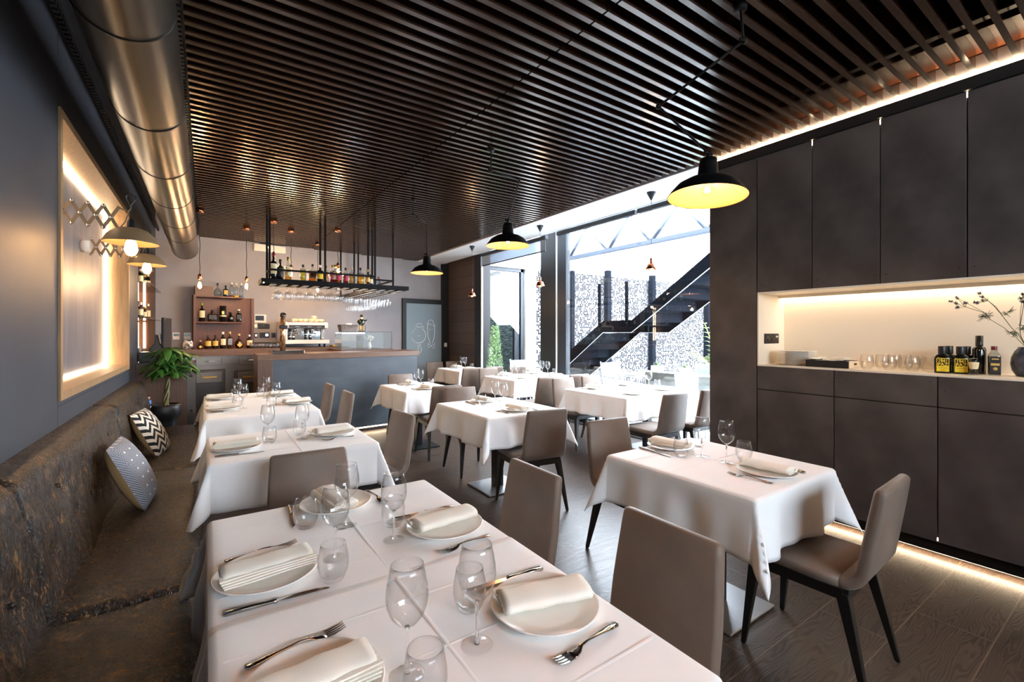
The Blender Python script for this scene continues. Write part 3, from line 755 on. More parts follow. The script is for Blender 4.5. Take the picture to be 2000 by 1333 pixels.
def table(x, y, label, base='base_steel', top=(.36, .34)):
    t = thing('pedestal_table', (x, y, 0), 0, label, 'table', 'square pedestal dining tables')
    MB().box(-.21, .21, -.21, .21, .004, .016).build('base_plate', M[base], t, bevel=.004)
    MB().box(-.042, .042, -.042, .042, .016, .70).build('column', M['dark_steel'], t, bevel=.004)
    MB().box(-.18, .18, -.03, .03, .70, .722).build('cross_arm', M['dark_steel'], t)
    MB().box(-top[0], top[0], -top[1], top[1], .722, .748).build('table_top', M['leg'], t, bevel=.006)
    f = MB()
    for sx in (-1, 1):
        for sy in (-1, 1): f.cyl((sx * .18, sy * .18, 0), (sx * .18, sy * .18, .005), .018, seg=12)
    f.build('foot_pad', M['plastic_black'], t)
    return t
TZ = .7575
# prototypes are the first pieces placed
PRO = {}
def place(kind, x, y, z, rz, label, group):
    if kind not in PRO:
        if kind == 'wine_glass': o = thing(kind, (0, 0, 0), 0, '', 'wine glass'); wine_parts(o)
        elif kind == 'tumbler': o = tumbler_mesh().build(kind, M['glass']); tag(o, '', 'tumbler')
        elif kind == 'plate':
            o = plate_mesh().build(kind, M['china']); tag(o, '', 'plate')
            m = MB(); zz = .0165; c = Vector((-.105, -.035, zz))
            ring = [(c.x + .0105 * math.cos(a * .5), c.y + .0075 * math.sin(a * .5), zz + .0003) for a in range(13)]
            m.tube(ring, .0006, 5, closed=True)
            for pts in ([(-.022, .006), (-.004, .010), (.001, .014)], [(-.022, .006), (-.016, -.001), (-.008, .004), (.002, .008), (-.001, .014)], [(.010, .002), (.014, .008), (.019, .007)]):
                m.tube([(c.x + a, c.y + b, zz + .0003) for a, b in pts], .0008, 5)
            m.build('monogram', M['ink'], o)
        elif kind == 'napkin': o = napkin_mesh().build(kind, M['napkin']); tag(o, '', 'napkin')
        elif kind == 'fork': o = fork_mesh().build(kind, M['cutlery']); tag(o, '', 'fork')
        elif kind == 'knife': o = knife_mesh().build(kind, M['cutlery']); tag(o, '', 'knife')
        PRO[kind] = o; TREES[o.name] = [(c, []) for c in kids(o)]
        o.location = (x, y, z); o.rotation_euler = (0, 0, rz); o['label'] = label; o['group'] = group
        return o
    return dup(PRO[kind], (x, y, z), rz, label, group)
ZC = TZ
def setting(px, py, ang, who, wine=None, tum=None, nrot=0, side=1, cut=True):
    """ang: direction from the plate towards the middle of the table, degrees. The fork lies on the diner's left"""
    a = math.radians(ang); d = Vector((math.cos(a), math.sin(a))); l = Vector((-d.y, d.x)) * side
    place('plate', px, py, ZC + .001, a + math.radians(nrot) + (PI if random.random() < .3 else 0), 'white plate, ' + who, 'dinner plates laid on the tables')
    place('napkin', px, py, ZC + .0195, a + math.radians(nrot), 'rolled cream napkin on the plate, ' + who, 'napkins on the dinner plates')
    if cut:
        k = Vector((px, py)) + l * .158 + d * .005
        place('fork', k.x, k.y, ZC + .001, a + math.radians(6 * side), 'steel fork beside the plate, ' + who, 'forks on the tables')
        k = Vector((px, py)) - l * .160 + d * .01
        place('knife', k.x, k.y, ZC + .001, a - math.radians(5 * side), 'steel knife beside the plate, ' + who, 'knives on the tables')
    if wine: place('wine_glass', wine[0], wine[1], ZC, 0, 'empty wine glass, ' + who, 'wine glasses on the tables')
    if tum: place('tumbler', tum[0], tum[1], ZC, 0, 'empty stemless tumbler, ' + who, 'tumblers on the tables')
# ---------------------------------------------------------------- bench side tables
DR = .27
B0, B1 = ', table cut off by the frame', ', table with three settings'
table(.43, .875, 'pedestal table under the white cloth cut off by the frame edge', top=(.39, .34)); table(.43, 1.63, 'pedestal table with three settings, pushed against the frame-edge table', top=(.39, .34))
cloth(.0, .865, 1.225, 2.005, .7575, (DR, .24, 0, DR), 'white tablecloth with three settings, partly tucked under its neighbour', 3)
cloth(.0, .865, .50, 1.262, .7605, (DR, .24, DR, 0), 'white tablecloth at the bench, cut off by the frame edge', 4)
ZC = .7605
setting(.70, .885, 180, 'chair side' + B0, (.494, .864), (.545, .99), nrot=-16, side=1)
setting(.165, .92, 0, 'bench side' + B0, (.335, .868), (.338, .785), nrot=3, side=1)
ZC = TZ
setting(.70, 1.455, 180, 'chair side' + B1, (.519, 1.465), (.556, 1.575), nrot=4, side=1)
setting(.145, 1.455, 0, 'bench side' + B1, (.328, 1.445), (.295, 1.325), nrot=6, side=1)
setting(.43, 1.885, -90, 'far end' + B1, (.417, 1.665), (.294, 1.735), nrot=8, side=1)
chair(.965, .905, 90, 'taupe chair at the table cut off by the frame edge')
chair(.975, 1.63, 90, 'taupe chair on the long side of the table with three settings')
chair(.43, 2.235, 178, 'taupe chair at the end of the table with three settings, seat under it')
B2 = ', single bench table'
table(.45, 3.19, 'pedestal table alone between two groups along the bench', top=(.39, .32))
cloth(.0, .915, 2.83, 3.60, TZ, (DR + .02, .26, DR, DR), 'white tablecloth on the single bench table, two settings', 5)
setting(.15, 3.14, 0, 'bench side' + B2, (.331, 3.30), (.33, 3.19), nrot=2, side=1)
setting(.715, 3.22, 180, 'chair side' + B2, (.518, 3.19), (.524, 3.33), nrot=8, side=1)
chair(.99, 3.30, 94, 'taupe chair at the single bench table')
B3, B4 = ', bench pair, half away from the plant', ', bench pair, half beside the plant'
table(.43, 4.70, 'pedestal table of the bench pair, nearer the single table', top=(.37, .33)); table(.43, 5.52, 'pedestal table of the bench pair, nearer the plant', top=(.37, .33))
cloth(-.02, .86, 5.03, 5.96, .7575, (DR, .26, 0, DR), 'white tablecloth of the bench pair, nearer the potted plant', 6)
cloth(-.02, .86, 4.32, 5.06, .7605, (DR, .26, DR, 0), 'white tablecloth of the bench pair, nearer the single table', 7)
ZC = .7605
setting(.12, 4.78, 0, 'bench side' + B3, (.28, 4.74), (.24, 4.84), nrot=2, side=1)
setting(.735, 4.80, 180, 'chair side' + B3, (.55, 4.76), (.50, 4.68), nrot=8, side=1)
ZC = TZ
setting(.12, 5.60, 0, 'bench side' + B4, (.27, 5.35), (.25, 5.50), nrot=2, side=1)
setting(.69, 5.55, 180, 'chair side' + B4, (.53, 5.40), (.49, 5.56), nrot=5, side=1)
chair(.955, 4.78, 90, 'taupe chair at the bench pair, nearer the single table'); chair(.955, 5.62, 90, 'taupe chair at the bench pair, nearer the bar')
# ---------------------------------------------------------------- middle and window tables
def group_(x0, x1, y0, y1, name, seed, base='base_steel', drops=(.27, .25, .27, .25), px=None):
    table((x0 + x1) / 2 if px is None else px, (y0 + y1) / 2, 'pedestal table ' + name, base, ((x1 - x0) / 2 - .03, (y1 - y0) / 2 - .03))
    cloth(x0, x1, y0, y1, TZ, drops, 'white tablecloth on the table ' + name, seed)
def two(xc, ya, yb, name, dx=0, who=('near the cabinets end', 'on the bar end')):
    n = SHORT[name]
    setting(xc, ya, 90, 'near end, ' + n, (xc + .005, (ya + yb) / 2 - .075), (xc + .13, (ya + yb) / 2 - .10), nrot=4, side=1)
    setting(xc + .02, yb, -90, 'far end, ' + n, (xc + .005, (ya + yb) / 2 + .07), (xc - .10, (ya + yb) / 2 + .13), nrot=6, side=1)
N1 = 'beside the dark cabinets'
SHORT = {'beside the dark cabinets': 'table beside the dark cabinets', 'in the middle of the room': 'table in the middle of the room', 'in front of the bar': 'table in front of the bar',
         'by the window, room half of the pair': 'window pair, room half', 'by the window, glass half of the pair': 'window pair, glass half',
         'by the terrace door, room half of the pair': 'terrace-door pair, room half', 'by the terrace door, outer half of the pair': 'terrace-door pair, outer half', 'by the plank wall': 'table by the plank wall'}
group_(1.875, 2.66, .965, 1.82, N1, 11)
two(2.285, 1.13, 1.70, N1)
chair(2.30, .90, 3, 'taupe chair beside the dark cabinets, its back to the lit plinth')
chair(2.315, 1.985, 176, 'taupe chair facing the table beside the cabinets from its far end')
N2 = 'in the middle of the room'
group_(1.865, 2.68, 3.10, 4.08, N2, 12)
two(2.28, 3.28, 3.88, N2)
chair(2.255, 3.03, -7, 'taupe chair turned away, at the near end of the middle table'); chair(2.315, 4.20, 176, 'taupe chair at the far end of the middle table')
N3 = 'in front of the bar'
group_(1.90, 2.60, 4.97, 5.93, N3, 13, base='dark_steel')
two(2.25, 5.15, 5.75, N3)
chair(2.30, 4.93, -4, 'taupe chair turned away, at the near end of the bar-front table'); chair(2.34, 6.08, 180, 'taupe chair between the bar and its front table')
N4, N5 = 'by the window, room half of the pair', 'by the window, glass half of the pair'
group_(3.65, 4.285, 3.24, 4.23, N4, 14, drops=(.27, 0, .27, .25)); group_(4.29, 4.90, 3.24, 4.23, N5, 15, drops=(0, .24, .27, .25))
two(3.96, 3.42, 4.02, N4); two(4.55, 3.45, 4.05, N5)
chair(3.89, 3.06, -2, 'taupe chair turned away, at the window pair, room half'); chair(4.52, 3.06, -2, 'taupe chair turned away, at the window pair, glass half')
chair(3.96, 4.36, 180, 'taupe chair facing the window pair, room half'); chair(4.50, 4.38, 182, 'taupe chair facing the window pair, glass half')
N6, N7 = 'by the terrace door, room half of the pair', 'by the terrace door, outer half of the pair'
group_(3.68, 4.285, 5.35, 6.22, N6, 16, drops=(.27, 0, .27, .25), base='dark_steel'); group_(4.29, 4.90, 5.35, 6.22, N7, 17, drops=(0, .24, .27, .25), base='dark_steel')
two(3.98, 5.52, 6.06, N6); two(4.58, 5.52, 6.06, N7)
chair(3.91, 5.09, -3, 'taupe chair turned away, at the terrace-door pair, room half'); chair(4.50, 5.12, -3, 'taupe chair turned away, at the terrace-door pair, outer half')
chair(3.99, 6.34, 180, 'taupe chair facing the terrace-door pair, room half'); chair(4.60, 6.34, 181, 'taupe chair facing the terrace-door pair, outer half')
N8 = 'by the plank wall'
group_(3.74, 4.40, 7.17, 8.12, N8, 18)
two(4.07, 7.35, 7.95, N8)
chair(3.90, 8.33, 180, 'pale chair by the plank wall, nearer the frosted door'); chair(4.343, 8.34, 180, 'pale chair squeezed beside the plank wall')
chair(3.79, 7.05, 0, 'taupe chair turned away, room side of the table by the plank wall'); chair(4.235, 7.05, 0, 'taupe chair turned away, door side of the table by the plank wall')
# ================================================================ banquette and cushions
bn = thing('banquette', (0, 0, 0), 0, 'long bronze-brown tufted banquette running along the slate wall', 'banquette')
def soft_box(name, x0, x1, y0, y1, z0, z1, rad, par, m, lean=0.0, cuts=8, dims=(), wob=.006, seed=1):
    """an upholstered block with rounded edges; lean pushes the top towards -x; dims are button dimples on the +x face"""
    import bmesh
    bm = bmesh.new(); bmesh.ops.create_cube(bm, size=1)
    for v in bm.verts: v.co = Vector((x0 + (v.co.x + .5) * (x1 - x0), y0 + (v.co.y + .5) * (y1 - y0), z0 + (v.co.z + .5) * (z1 - z0)))
    bmesh.ops.bevel(bm, geom=bm.edges[:], offset=rad, segments=4, profile=.5, affect='EDGES')
    for ax, a, b, st in (('y', y0 + rad, y1 - rad, .05), ('z', z0 + rad, z1 - rad, .05), ('x', x0 + rad, x1 - rad, .06)):
        n = int((b - a) / st)
        no = {'x': (1, 0, 0), 'y': (0, 1, 0), 'z': (0, 0, 1)}[ax]
        for k in range(1, n):
            p = a + (b - a) * k / n
            bmesh.ops.bisect_plane(bm, geom=bm.verts[:] + bm.edges[:] + bm.faces[:], plane_co=[p * c for c in no], plane_no=no)
    for v in bm.verts:
        t_ = (v.co.z - z0) / (z1 - z0)
        v.co.x += wob * (math.sin(v.co.y * 9 + seed) + math.sin(v.co.z * 13 + v.co.y * 5)) * (1 if v.co.x > x1 - .02 else 0)
        if lean == 0 and v.co.z > z1 - .02: v.co.z += wob * (math.sin(v.co.y * 8 + seed) * math.cos(v.co.x * 9)) * 1.2
        for dy, dz in dims:
            r = math.hypot(v.co.y - dy, v.co.z - dz)
            if v.co.x > x1 - .03: v.co.x -= .022 * math.exp(-(r / .055) ** 2)
        v.co.x -= lean * t_
    me = bpy.data.meshes.new(name); bm.to_mesh(me); bm.free(); me.materials.append(m)
    me.polygons.foreach_set('use_smooth', [True] * len(me.polygons))
    o = bpy.data.objects.new(name, me); COL.objects.link(o); o.parent = par
    return o
SEG = [(.25, 2.18), (2.184, 4.125), (4.13, 6.02)]
for i, (a, b) in enumerate(SEG):
    bt = [(y, z) for z in (.62, .80) for y in [a + (b - a) * (k + (.5 if z < .7 else .25)) / 5 for k in range(5)] if a + .1 < y < b - .1]
    o = soft_box('backrest', -.632, -.425, a, b, .37, .955, .045, bn, M['bench'], lean=.10, dims=bt, seed=i)
    bt2 = MB()
    for y, z in bt: bt2.sphere((-.425 - .10 * (z - .37) / .585 - .020, y, z), .011, 10, 6)
    bt2.build('tuft_button', M['bench'], o)
    soft_box('seat_cushion', -.60, -.02, a, b, .31, .455, .05, bn, M['bench'], seed=i + 4)
bx(-.60, -.06, .27, 6.0, .0, .31).build('base', M['kick'], bn)
def pillow(label, loc, rot, size, fm, name='throw_pillow', seed=0):
    m = MB(); n = 22; H = size / 2
    def pt(u, v, s):
        k = (max(0, 1 - u * u) * max(0, 1 - v * v)) ** .42
        pin = 1 - .10 * (1 - abs(u) ** 2) * abs(v) ** 4 - .0
        pin2 = 1 - .10 * (1 - abs(v) ** 2) * abs(u) ** 4
        return (u * H * pin, v * H * pin2, s * (.075 * k + .004 * math.sin(u * 6 + seed) * k))
    for s, mi in ((1, 0), (-1, 1)):
        vs = [pt(-1 + 2 * i / n, -1 + 2 * j / n, s) for j in range(n + 1) for i in range(n + 1)]
        fs = [(j * (n + 1) + i, j * (n + 1) + i + 1, (j + 1) * (n + 1) + i + 1, (j + 1) * (n + 1) + i) for j in range(n) for i in range(n)]
        if s < 0: fs = [tuple(reversed(f)) for f in fs]
        m.add(vs, fs, mi, True)
    o = m.build(name, [fm, M['beige']]); o.location = loc; o.rotation_euler = rot
    tag(o, label, 'pillow', 'throw pillows on the banquette')
    return o
def lean_rot(yaw, tilt):
    # pillow face (+z local) turned to look along yaw, top leaning back
    return (Matrix.Rotation(math.radians(yaw), 4, 'Z') @ Matrix.Rotation(math.radians(90 - tilt), 4, 'Y') @ Matrix.Rotation(PI / 2, 4, 'Z')).to_euler()
pillow('fine grey patterned throw pillow with beige back, nearer one on the banquette', (-.355, 3.42, .635), lean_rot(-2, 24), .40, M['fine_zig'], seed=1)
pillow('bold black and white zigzag throw pillow with beige back', (-.375, 4.74, .630), lean_rot(-8, 26), .39, M['zig'], seed=2)

# ================================================================ ventilation duct
dc = thing('ventilation_duct', (-.25, -2.7, 2.675), 0, 'large round dark metal ventilation duct under the ceiling by the wall', 'duct')
m = MB(); secs = []
for y in (0, 10.6, 10.78): secs.append([(.157 * math.cos(2 * PI * k / 64), y, .157 * math.sin(2 * PI * k / 64)) for k in range(64)])
m.loft(secs, 0, True, cap=False)
m.loft([[(.150 * math.cos(2 * PI * k / 64), y, .150 * math.sin(2 * PI * k / 64)) for k in range(64)] for y in (10.78, 9.9)], 0, True)
m.build('duct_tube', M['duct'], dc)
yy = .35
DS = []
while yy < 10.9: DS.append(yy); yy += .90
DS[-1] = 10.775
for y in DS:
    m = MB(); sec = []
    for k in range(64):
        a = 2 * PI * k / 64; sec.append((math.cos(a), math.sin(a)))
    m.loft([[(c * r, y + d, s * r) for c, s in sec] for d, r in ((-.009, .157), (-.006, .1605), (.006, .1605), (.009, .157))], 0, True, cap=False)
    m.build('seam_ring', M['duct_seam'], dc)
m = MB()
for y in (1.2, 4.2, 7.2, 10.0): m.cyl((0, y, .155), (0, y, .72), .004, seg=6); m.cyl((-.10, y, .12), (-.10, y, .72), .003, seg=6)
m.build('hanger_rod', M['dark_steel'], dc)

# ================================================================ lamps
SHADE = [(.034, .192), (.042, .196), (.048, .168), (.052, .105), (.062, .092), (.108, .079), (.155, .051), (.188, .012), (.203, -.010)]
def articulated(loc_rim, mount, j1, j2, label, tiltx=0):
    """a black factory pendant on a jointed rod"""
    L = Vector(loc_rim)
    t = thing('pendant_lamp', tuple(L), 0, label, 'pendant lamp', 'black factory pendants on jointed rods')
    tm = Matrix.Rotation(math.radians(tiltx), 4, 'Y')
    outer = [(r, z) for r, z in SHADE]
    inner = [(r - .003, z - .002) for r, z in reversed(SHADE[3:])]
    MB().lathe([(1e-5, .198)] + outer + [(.204, -.013)], 48, 0, tm, close=False).build('shade', M['black_metal'], t)
    MB().lathe([(.202, -.0125)] + inner[:] + [(1e-5, .080)], 48, 0, tm, close=False).build('shade_lining', M['shade_in'], t)
    top = tm @ Vector((0, 0, .198)); kn = top + Vector((0, 0, .03))
    hd = MB().cyl(top, kn, .012).cyl(kn + Vector((-.035, 0, 0)), kn + Vector((.03, 0, 0)), .008).sphere(kn, .016)
    hd.build('swivel_joint', M['black_metal'], t)
    for nm, a, b in (('lower_rod', kn, Vector(j2) - L), ('middle_rod', Vector(j2) - L, Vector(j1) - L), ('ceiling_rod', Vector(j1) - L, Vector(mount) - L)):
        r = MB().cyl(a, b, .0062, seg=10)
        r.sphere(b, .015) if nm != 'ceiling_rod' else r.cyl(b, b - Vector((0, 0, .02)), .03)
        if nm == 'middle_rod': r.cyl(b + Vector((-.03, 0, 0)), b + Vector((.02, 0, 0)), .007)
        r.build(nm, M['black_metal'], t)
    bl = MB().lathe([(1e-5, -.004), (.018, 0), (.029, .018), (.030, .032), (.022, .055), (.014, .072), (.014, .082)], 20, 0, tm, close=False).build('bulb', M['bulb'], t)
    MB().sphere(tuple(tm @ Vector((0, 0, .026))), .013, 12, 8).build('filament', M['filament'], bl)
    p = tm @ Vector((0, 0, .024))
    lamp_point('pendant_light', (L.x + p.x, L.y + p.y, L.z + p.z), 2.0, .028)
    return t
def seg_pt(px, py, near): # a joint on the picture ray at the depth of a reference point
    r = ray(px, py); d = near.x * ST + near.y * CT
    return Vector((r.x * d, r.y * d, EYE + r.z * d))
l1 = at_y(1381, 381, 1.42); l2 = at_y(992, 478, 3.50); l3 = at_y(834, 532, 5.32)
m1 = at_z(1446, 12, 3.0); m2 = at_z(959, 290, 3.0); m3 = at_z(807, 390, 3.0)
articulated(l1, m1, seg_pt(1452, 80, m1), seg_pt(1286, 208, Vector((1.95, 1.5, 0))), 'black factory pendant over the table beside the cabinets', 4)
articulated(l2, m2, seg_pt(959, 333, m2), seg_pt(1014, 353, l2 * .96), 'black factory pendant over the middle table')
articulated(l3, m3, seg_pt(807, 417, m3), seg_pt(833, 438, l3), 'black factory pendant over the table in front of the bar')
for bx_, by_, wh in ((.45, .0, 'added unseen behind the camera as fill for the bench side'),):  # extra pendant out of view, added to brighten the bench tables
    articulated((bx_, by_, 2.27), (bx_ + .2, by_ - .1, 3.0), (bx_ + .2, by_ - .1, 2.86), (bx_, by_, 2.72), 'black factory pendant ' + wh)
def small_pendant(x, y, ztop, zb, label):
    t = thing('cone_pendant', (x, y, zb), 0, label, 'pendant lamp', 'small pendants on the white soffit')
    H = ztop - zb
    MB().lathe([(.008, H - .085), (.048, H - .006), (.048, H)], 24).build('ceiling_cone', M['frame'], t)
    MB().cyl((0, 0, .13), (0, 0, H - .08), .0028, seg=6).build('cord', M['frame_black'], t)
    MB().cyl((0, 0, .065), (0, 0, .135), .016, .013).build('socket', M['copper'], t)
    MB().lathe([(.018, .072), (.045, .062), (.058, .02), (.068, .002), (.066, .001), (.056, .019), (.043, .058), (.016, .068)], 28).build('shade', M['copper'], t)
    b = MB().sphere((0, 0, .012), .026, 16, 10).build('bulb', M['bulb'], t)
    MB().sphere((0, 0, .012), .013, 12, 8).build('filament', M['filament'], b)
    lamp_point('cone_pendant_light', (x, y, zb - .02), 2, .03)
for (px, py, pb, wh) in ((922, 481, 578, 'near the plank wall'), (1055, 441, 558, 'before the black column'), (1272, 376, 525, 'before the large window')):
    c = at_z(px, py, 2.992); z = EYE + (HY - pb) / F_PX * (c.x * ST + c.y * CT)
    small_pendant(c.x, c.y, 2.992, z - .012, 'small copper pendant on a thin cord ' + wh)
def bare_bulb(px, py, pb, label):
    c = at_z(px, py, 2.975); z = EYE + (HY - pb) / F_PX * (c.x * ST + c.y * CT); H = 2.999 - z
    t = thing('bare_bulb_pendant', (c.x, c.y, z), 0, label, 'pendant lamp', 'bare bulbs over the bar')
    MB().cyl((0, 0, H - .045), (0, 0, H), .042, seg=24).build('ceiling_rose', M['copper'], t)
    MB().tube([(.004 * math.sin(k * 1.7), .003 * math.cos(k * 2.1), .13 + (H - .17) * k / 10) for k in range(11)], .0042, 6).build('cord', M['frame_black'], t)
    MB().lathe([(.018, .060), (.022, .065), (.022, .105), (.010, .135)], 18).build('socket', M['copper'], t)
    b = MB().lathe([(1e-5, -.062), (.016, -.058), (.030, -.038), (.0335, -.015), (.028, .012), (.018, .038), (.015, .062)], 20, close=False).build('bulb', M['bulb'], t)
    MB().lathe([(1e-5, -.045), (.016, -.03), (.02, -.01), (.014, .02), (1e-5, .035)], 14).build('filament', M['filament_big'], b)
    lamp_point('bulb_light', (c.x, c.y, z - .02), 8, .03)
for px, py, pb, wh in ((390, 412, 556, 'in front of the bottle cabinet, under the duct side'), (481.5, 447, 558, 'above the right end of the bottle cabinet'), (534.5, 433, 511, 'behind the red-capped bottle of the hanging shelf'),
                       (568.6, 452, 535, 'among the bottles, between white and yellow bottle'), (620.6, 478, 564, 'behind the hanging wine glasses'), (660, 451, 531, 'behind the amber bottle of the hanging shelf')):
    bare_bulb(px, py, pb, 'bare glowing bulb ' + wh)
def scissor(yb, xl, zl, zarm, n, label, tilt):
    """brass scissor wall lamp: arm runs out from the niche wall towards the room"""
    t = thing('scissor_lamp', (-.80, yb, zarm), 0, label, 'wall lamp', 'scissor lamps in the lit niche')
    MB().cyl((0, 0, 0), (.05, 0, 0), .045, seg=24).build('wall_base', M['plastic_white'], t)
    L = (xl + .80) - .11; st = L / n; hh = .062; x0_ = .055
    tl = tilt / L
    m = MB()
    def bar(a, b, dy):
        d = Vector((b[0] - a[0], 0, b[1] - a[1])); u = d.normalized(); nn = Vector((-u.z, 0, u.x)) * .0085
        e = u * .008; A = Vector((a[0], dy, a[1])) - e; B = Vector((b[0], dy, b[1])) + e
        q = [A - nn, B - nn, B + nn, A + nn]
        m.add([(p.x, p.y - .002, p.z) for p in q] + [(p.x, p.y + .002, p.z) for p in q], [(0, 3, 2, 1), (4, 5, 6, 7), (0, 1, 5, 4), (1, 2, 6, 5), (2, 3, 7, 6), (3, 0, 4, 7)])
    for k in range(n):
        xa, xb = x0_ + k * st, x0_ + (k + 1) * st
        za, zb_ = tl * xa, tl * xb
        bar((xa, za - hh), (xb, zb_ + hh), -.003); bar((xa, za + hh), (xb, zb_ - hh), .003)
        for x, z in ((xa, za - hh), (xa, za + hh), ((xa + xb) / 2, (za + zb_) / 2)): MB().cyl((x, -.011, z), (x, .009, z), .007, seg=10).build('rivet', M['chrome'], t)
    m.build('scissor_arm', M['bronze'], t)
    X = xl + .80; Z = zl - zarm
    xe, ze = x0_ + L, tl * (x0_ + L)
    MB().tube([(xe, 0, ze - hh), (xe + .03, 0, ze - hh * .2), (X - .01, 0, Z + .20), (X, 0, Z + .215)], .0035, 6).tube([(xe, 0, ze + hh), (xe + .02, 0, ze + hh * .9), (X - .01, 0, Z + .20)], .0035, 6).build('end_bracket', M['bronze'], t)
    MB().tube([(X + .0, 0, Z + .15), (X, 0, Z + .235), (X + .018, 0, Z + .262), (X + .022, 0, Z + .285), (X, 0, Z + .302), (X - .022, 0, Z + .285), (X - .018, 0, Z + .262), (X - .004, 0, Z + .235)], .0032, 6).build('cord_loop', M['dark_steel'], t)
    MB().lathe([(.010, .155), (.013, .150), (.018, .135), (.020, .100), (.022, .096)], 20, 0, Matrix.Translation((X, 0, Z))).build('socket', M['dark_steel'], t)
    MB().lathe([(.020, .104), (.05, .099), (.082, .085), (.110, .058), (.130, .016), (.133, .012), (.129, .012), (.107, .055), (.080, .081), (.048, .095), (.018, .099)], 40, 0, Matrix.Translation((X, 0, Z))).build('shade', M['bronze'], t)
    b = MB().lathe([(1e-5, -.072), (.02, -.067), (.037, -.045), (.0415, -.020), (.035, .012), (.024, .045), (.018, .085)], 24, 0, Matrix.Translation((X, 0, Z)), close=False).build('bulb', M['bulb'], t)
    MB().lathe([(1e-5, -.062), (.019, -.055), (.032, -.025), (.026, .012), (.014, .04), (1e-5, .06)], 16, 0, Matrix.Translation((X, 0, Z))).build('filament', M['filament_big'], b)
    lamp_point('scissor_light', (xl, yb, zl - .02), 4, .035)
pA = at_y(256, 480, 3.42); pB = at_y(287, 521, 4.78)
scissor(3.42, pA.x, pA.z, 2.13, 5, 'brass scissor lamp in the niche, larger shade in front', -.02)
scissor(4.78, pB.x, pB.z, 2.125, 5, 'brass scissor lamp in the niche, behind the larger one', .0)
# emergency light on the back wall
s, z = at_back(496, 478, .04); s2, z2 = at_back(540, 466, .04)
em = MB().box(0, .50, -.05, 0, -.12, 0).build('emergency_light', M['plastic_white'], loc=back(s, 0, 2.985), rotz=BWA, bevel=.006); tag(em, 'white emergency light box high on the plaster wall', 'emergency light')
MB().cyl((.22, -.0505, -.045), (.22, -.052, -.045), .012, seg=14).build('indicator', M['led_white'], em)
MB().box(.012, .49, -.052, -.0502, -.11, -.01).build('diffuser', M['warm_white'], em)

# ================================================================ door with the drawn faces
def bbox(mb, s0, s1, n0_, n1_, z0, z1, mi=0): wall_seg(mb, s0, s1, z0, z1, n0_, n1_, mi)
dl, _ = at_back(786, 600, .03); dr, _ = at_back(864, 600, .03); gl, _ = at_back(793, 600, .03); gr_, zt = at_back(862, 596, .03); cr_, _ = at_back(877, 600, .03)
_, zf = at_back(830, 585, .03); _, zg = at_back(830, 594, .03)
m = MB(); bbox(m, dl, gl, 0, .05, 0, zg); bbox(m, dl, dr, 0, .05, zg, zf); bbox(m, gr_, cr_, 0, .06, 0, 3.0)
dfr = m.build('door_1', M['frame_black'], kind='structure')
m = MB(); bbox(m, gl, gr_, .005, .03, 0, zg); gd = m.build('door_pane', M['frosted'], dfr)
def wp(px, py, n=.033): s_, z_ = at_back(px, py, n); return back(s_, n, z_)
def zo(pts): return [(760 + x * .15, 560 + y * .15) for x, y in pts]
dm = MB()
def draw(pts, r=.005, closed=False): dm.tube([wp(*p) for p in zo(pts)], r, 6, closed=closed)
draw([(385 + 92 * math.cos(a), 637 + 100 * math.sin(a)) for a in [math.radians(d) for d in range(-62, 172, 9)]], .006)
draw([(385 + 92 * math.cos(a), 637 + 100 * math.sin(a)) for a in [math.radians(d) for d in range(196, 252, 9)]], .0025)
draw([(335, 525), (395, 529), (455, 525)], .004); draw([(352, 518), (358, 492), (368, 482), (418, 480), (430, 498), (434, 514)], .004)
draw([(380, 646), (398, 642)], .004); draw([(365, 748), (388, 772), (412, 752)], .005); draw([(380, 772), (372, 845), (405, 864), (427, 830), (405, 775)], .005)
draw([(540, 740), (518, 690), (504, 640), (499, 560), (501, 490), (515, 448), (542, 432), (568, 446), (582, 485), (592, 560), (590, 640), (575, 700), (560, 738)], .006)
draw([(488, 488), (548, 496), (608, 512)], .004)
draw([(508, 738), (550, 775), (592, 738), (586, 810), (550, 775), (510, 800), (508, 738)], .005)
for c in ((527, 560), (562, 558)): draw([(c[0] - 6, c[1]), (c[0] + 6, c[1])], .006)
dm.build('drawn_faces', M['white_mark'], dfr)
sw = wp(870, 674, .06); o = MB().box(-.035, .035, -.012, 0, -.045, .045).build('wall_switch', M['plastic_white'], loc=sw, rotz=BWA, bevel=.003); tag(o, 'small white switch on the black post beside the frosted door', 'switch')

# ================================================================ bar
def barf(x): return 6.545 + .084 * (x - .6)
BA = math.atan(.084)
def bar_box(mb, x0, x1, d0, d1, z0, z1):
    vs = []
    for z in (z0, z1): vs += [(x0, barf(x0) + d0, z), (x1, barf(x1) + d0, z), (x1, barf(x1) + d1, z), (x0, barf(x0) + d1, z)]
    mb.add(vs, [(0, 3, 2, 1), (4, 5, 6, 7), (0, 1, 5, 4), (1, 2, 6, 5), (2, 3, 7, 6), (3, 0, 4, 7)]); return mb
BT = 1.165
bar = thing('bar_counter', (0, 0, 0), 0, 'bar counter with oak top and blue-grey slate front', 'bar counter')
bar_box(MB(), .545, 2.80, 0, .62, BT - .075, BT).build('counter_top', M['bar_wood'], bar, bevel=.002)
bar_box(MB(), .545, .715, 0, .62, 0, BT - .075).build('end_upright', M['bar_wood_v'], bar, bevel=.002)
bar_box(MB(), .715, 2.765, .012, .60, .07, BT - .075).build('front_panel', M['slate_bar'], bar)
bar_box(MB(), .73, 2.74, .06, .58, 0, .069).build('plinth', M['kick'], bar)
bar_box(MB(), .74, 2.72, .035, .05, .05, .062).build('light_strip', M['led'], bar)
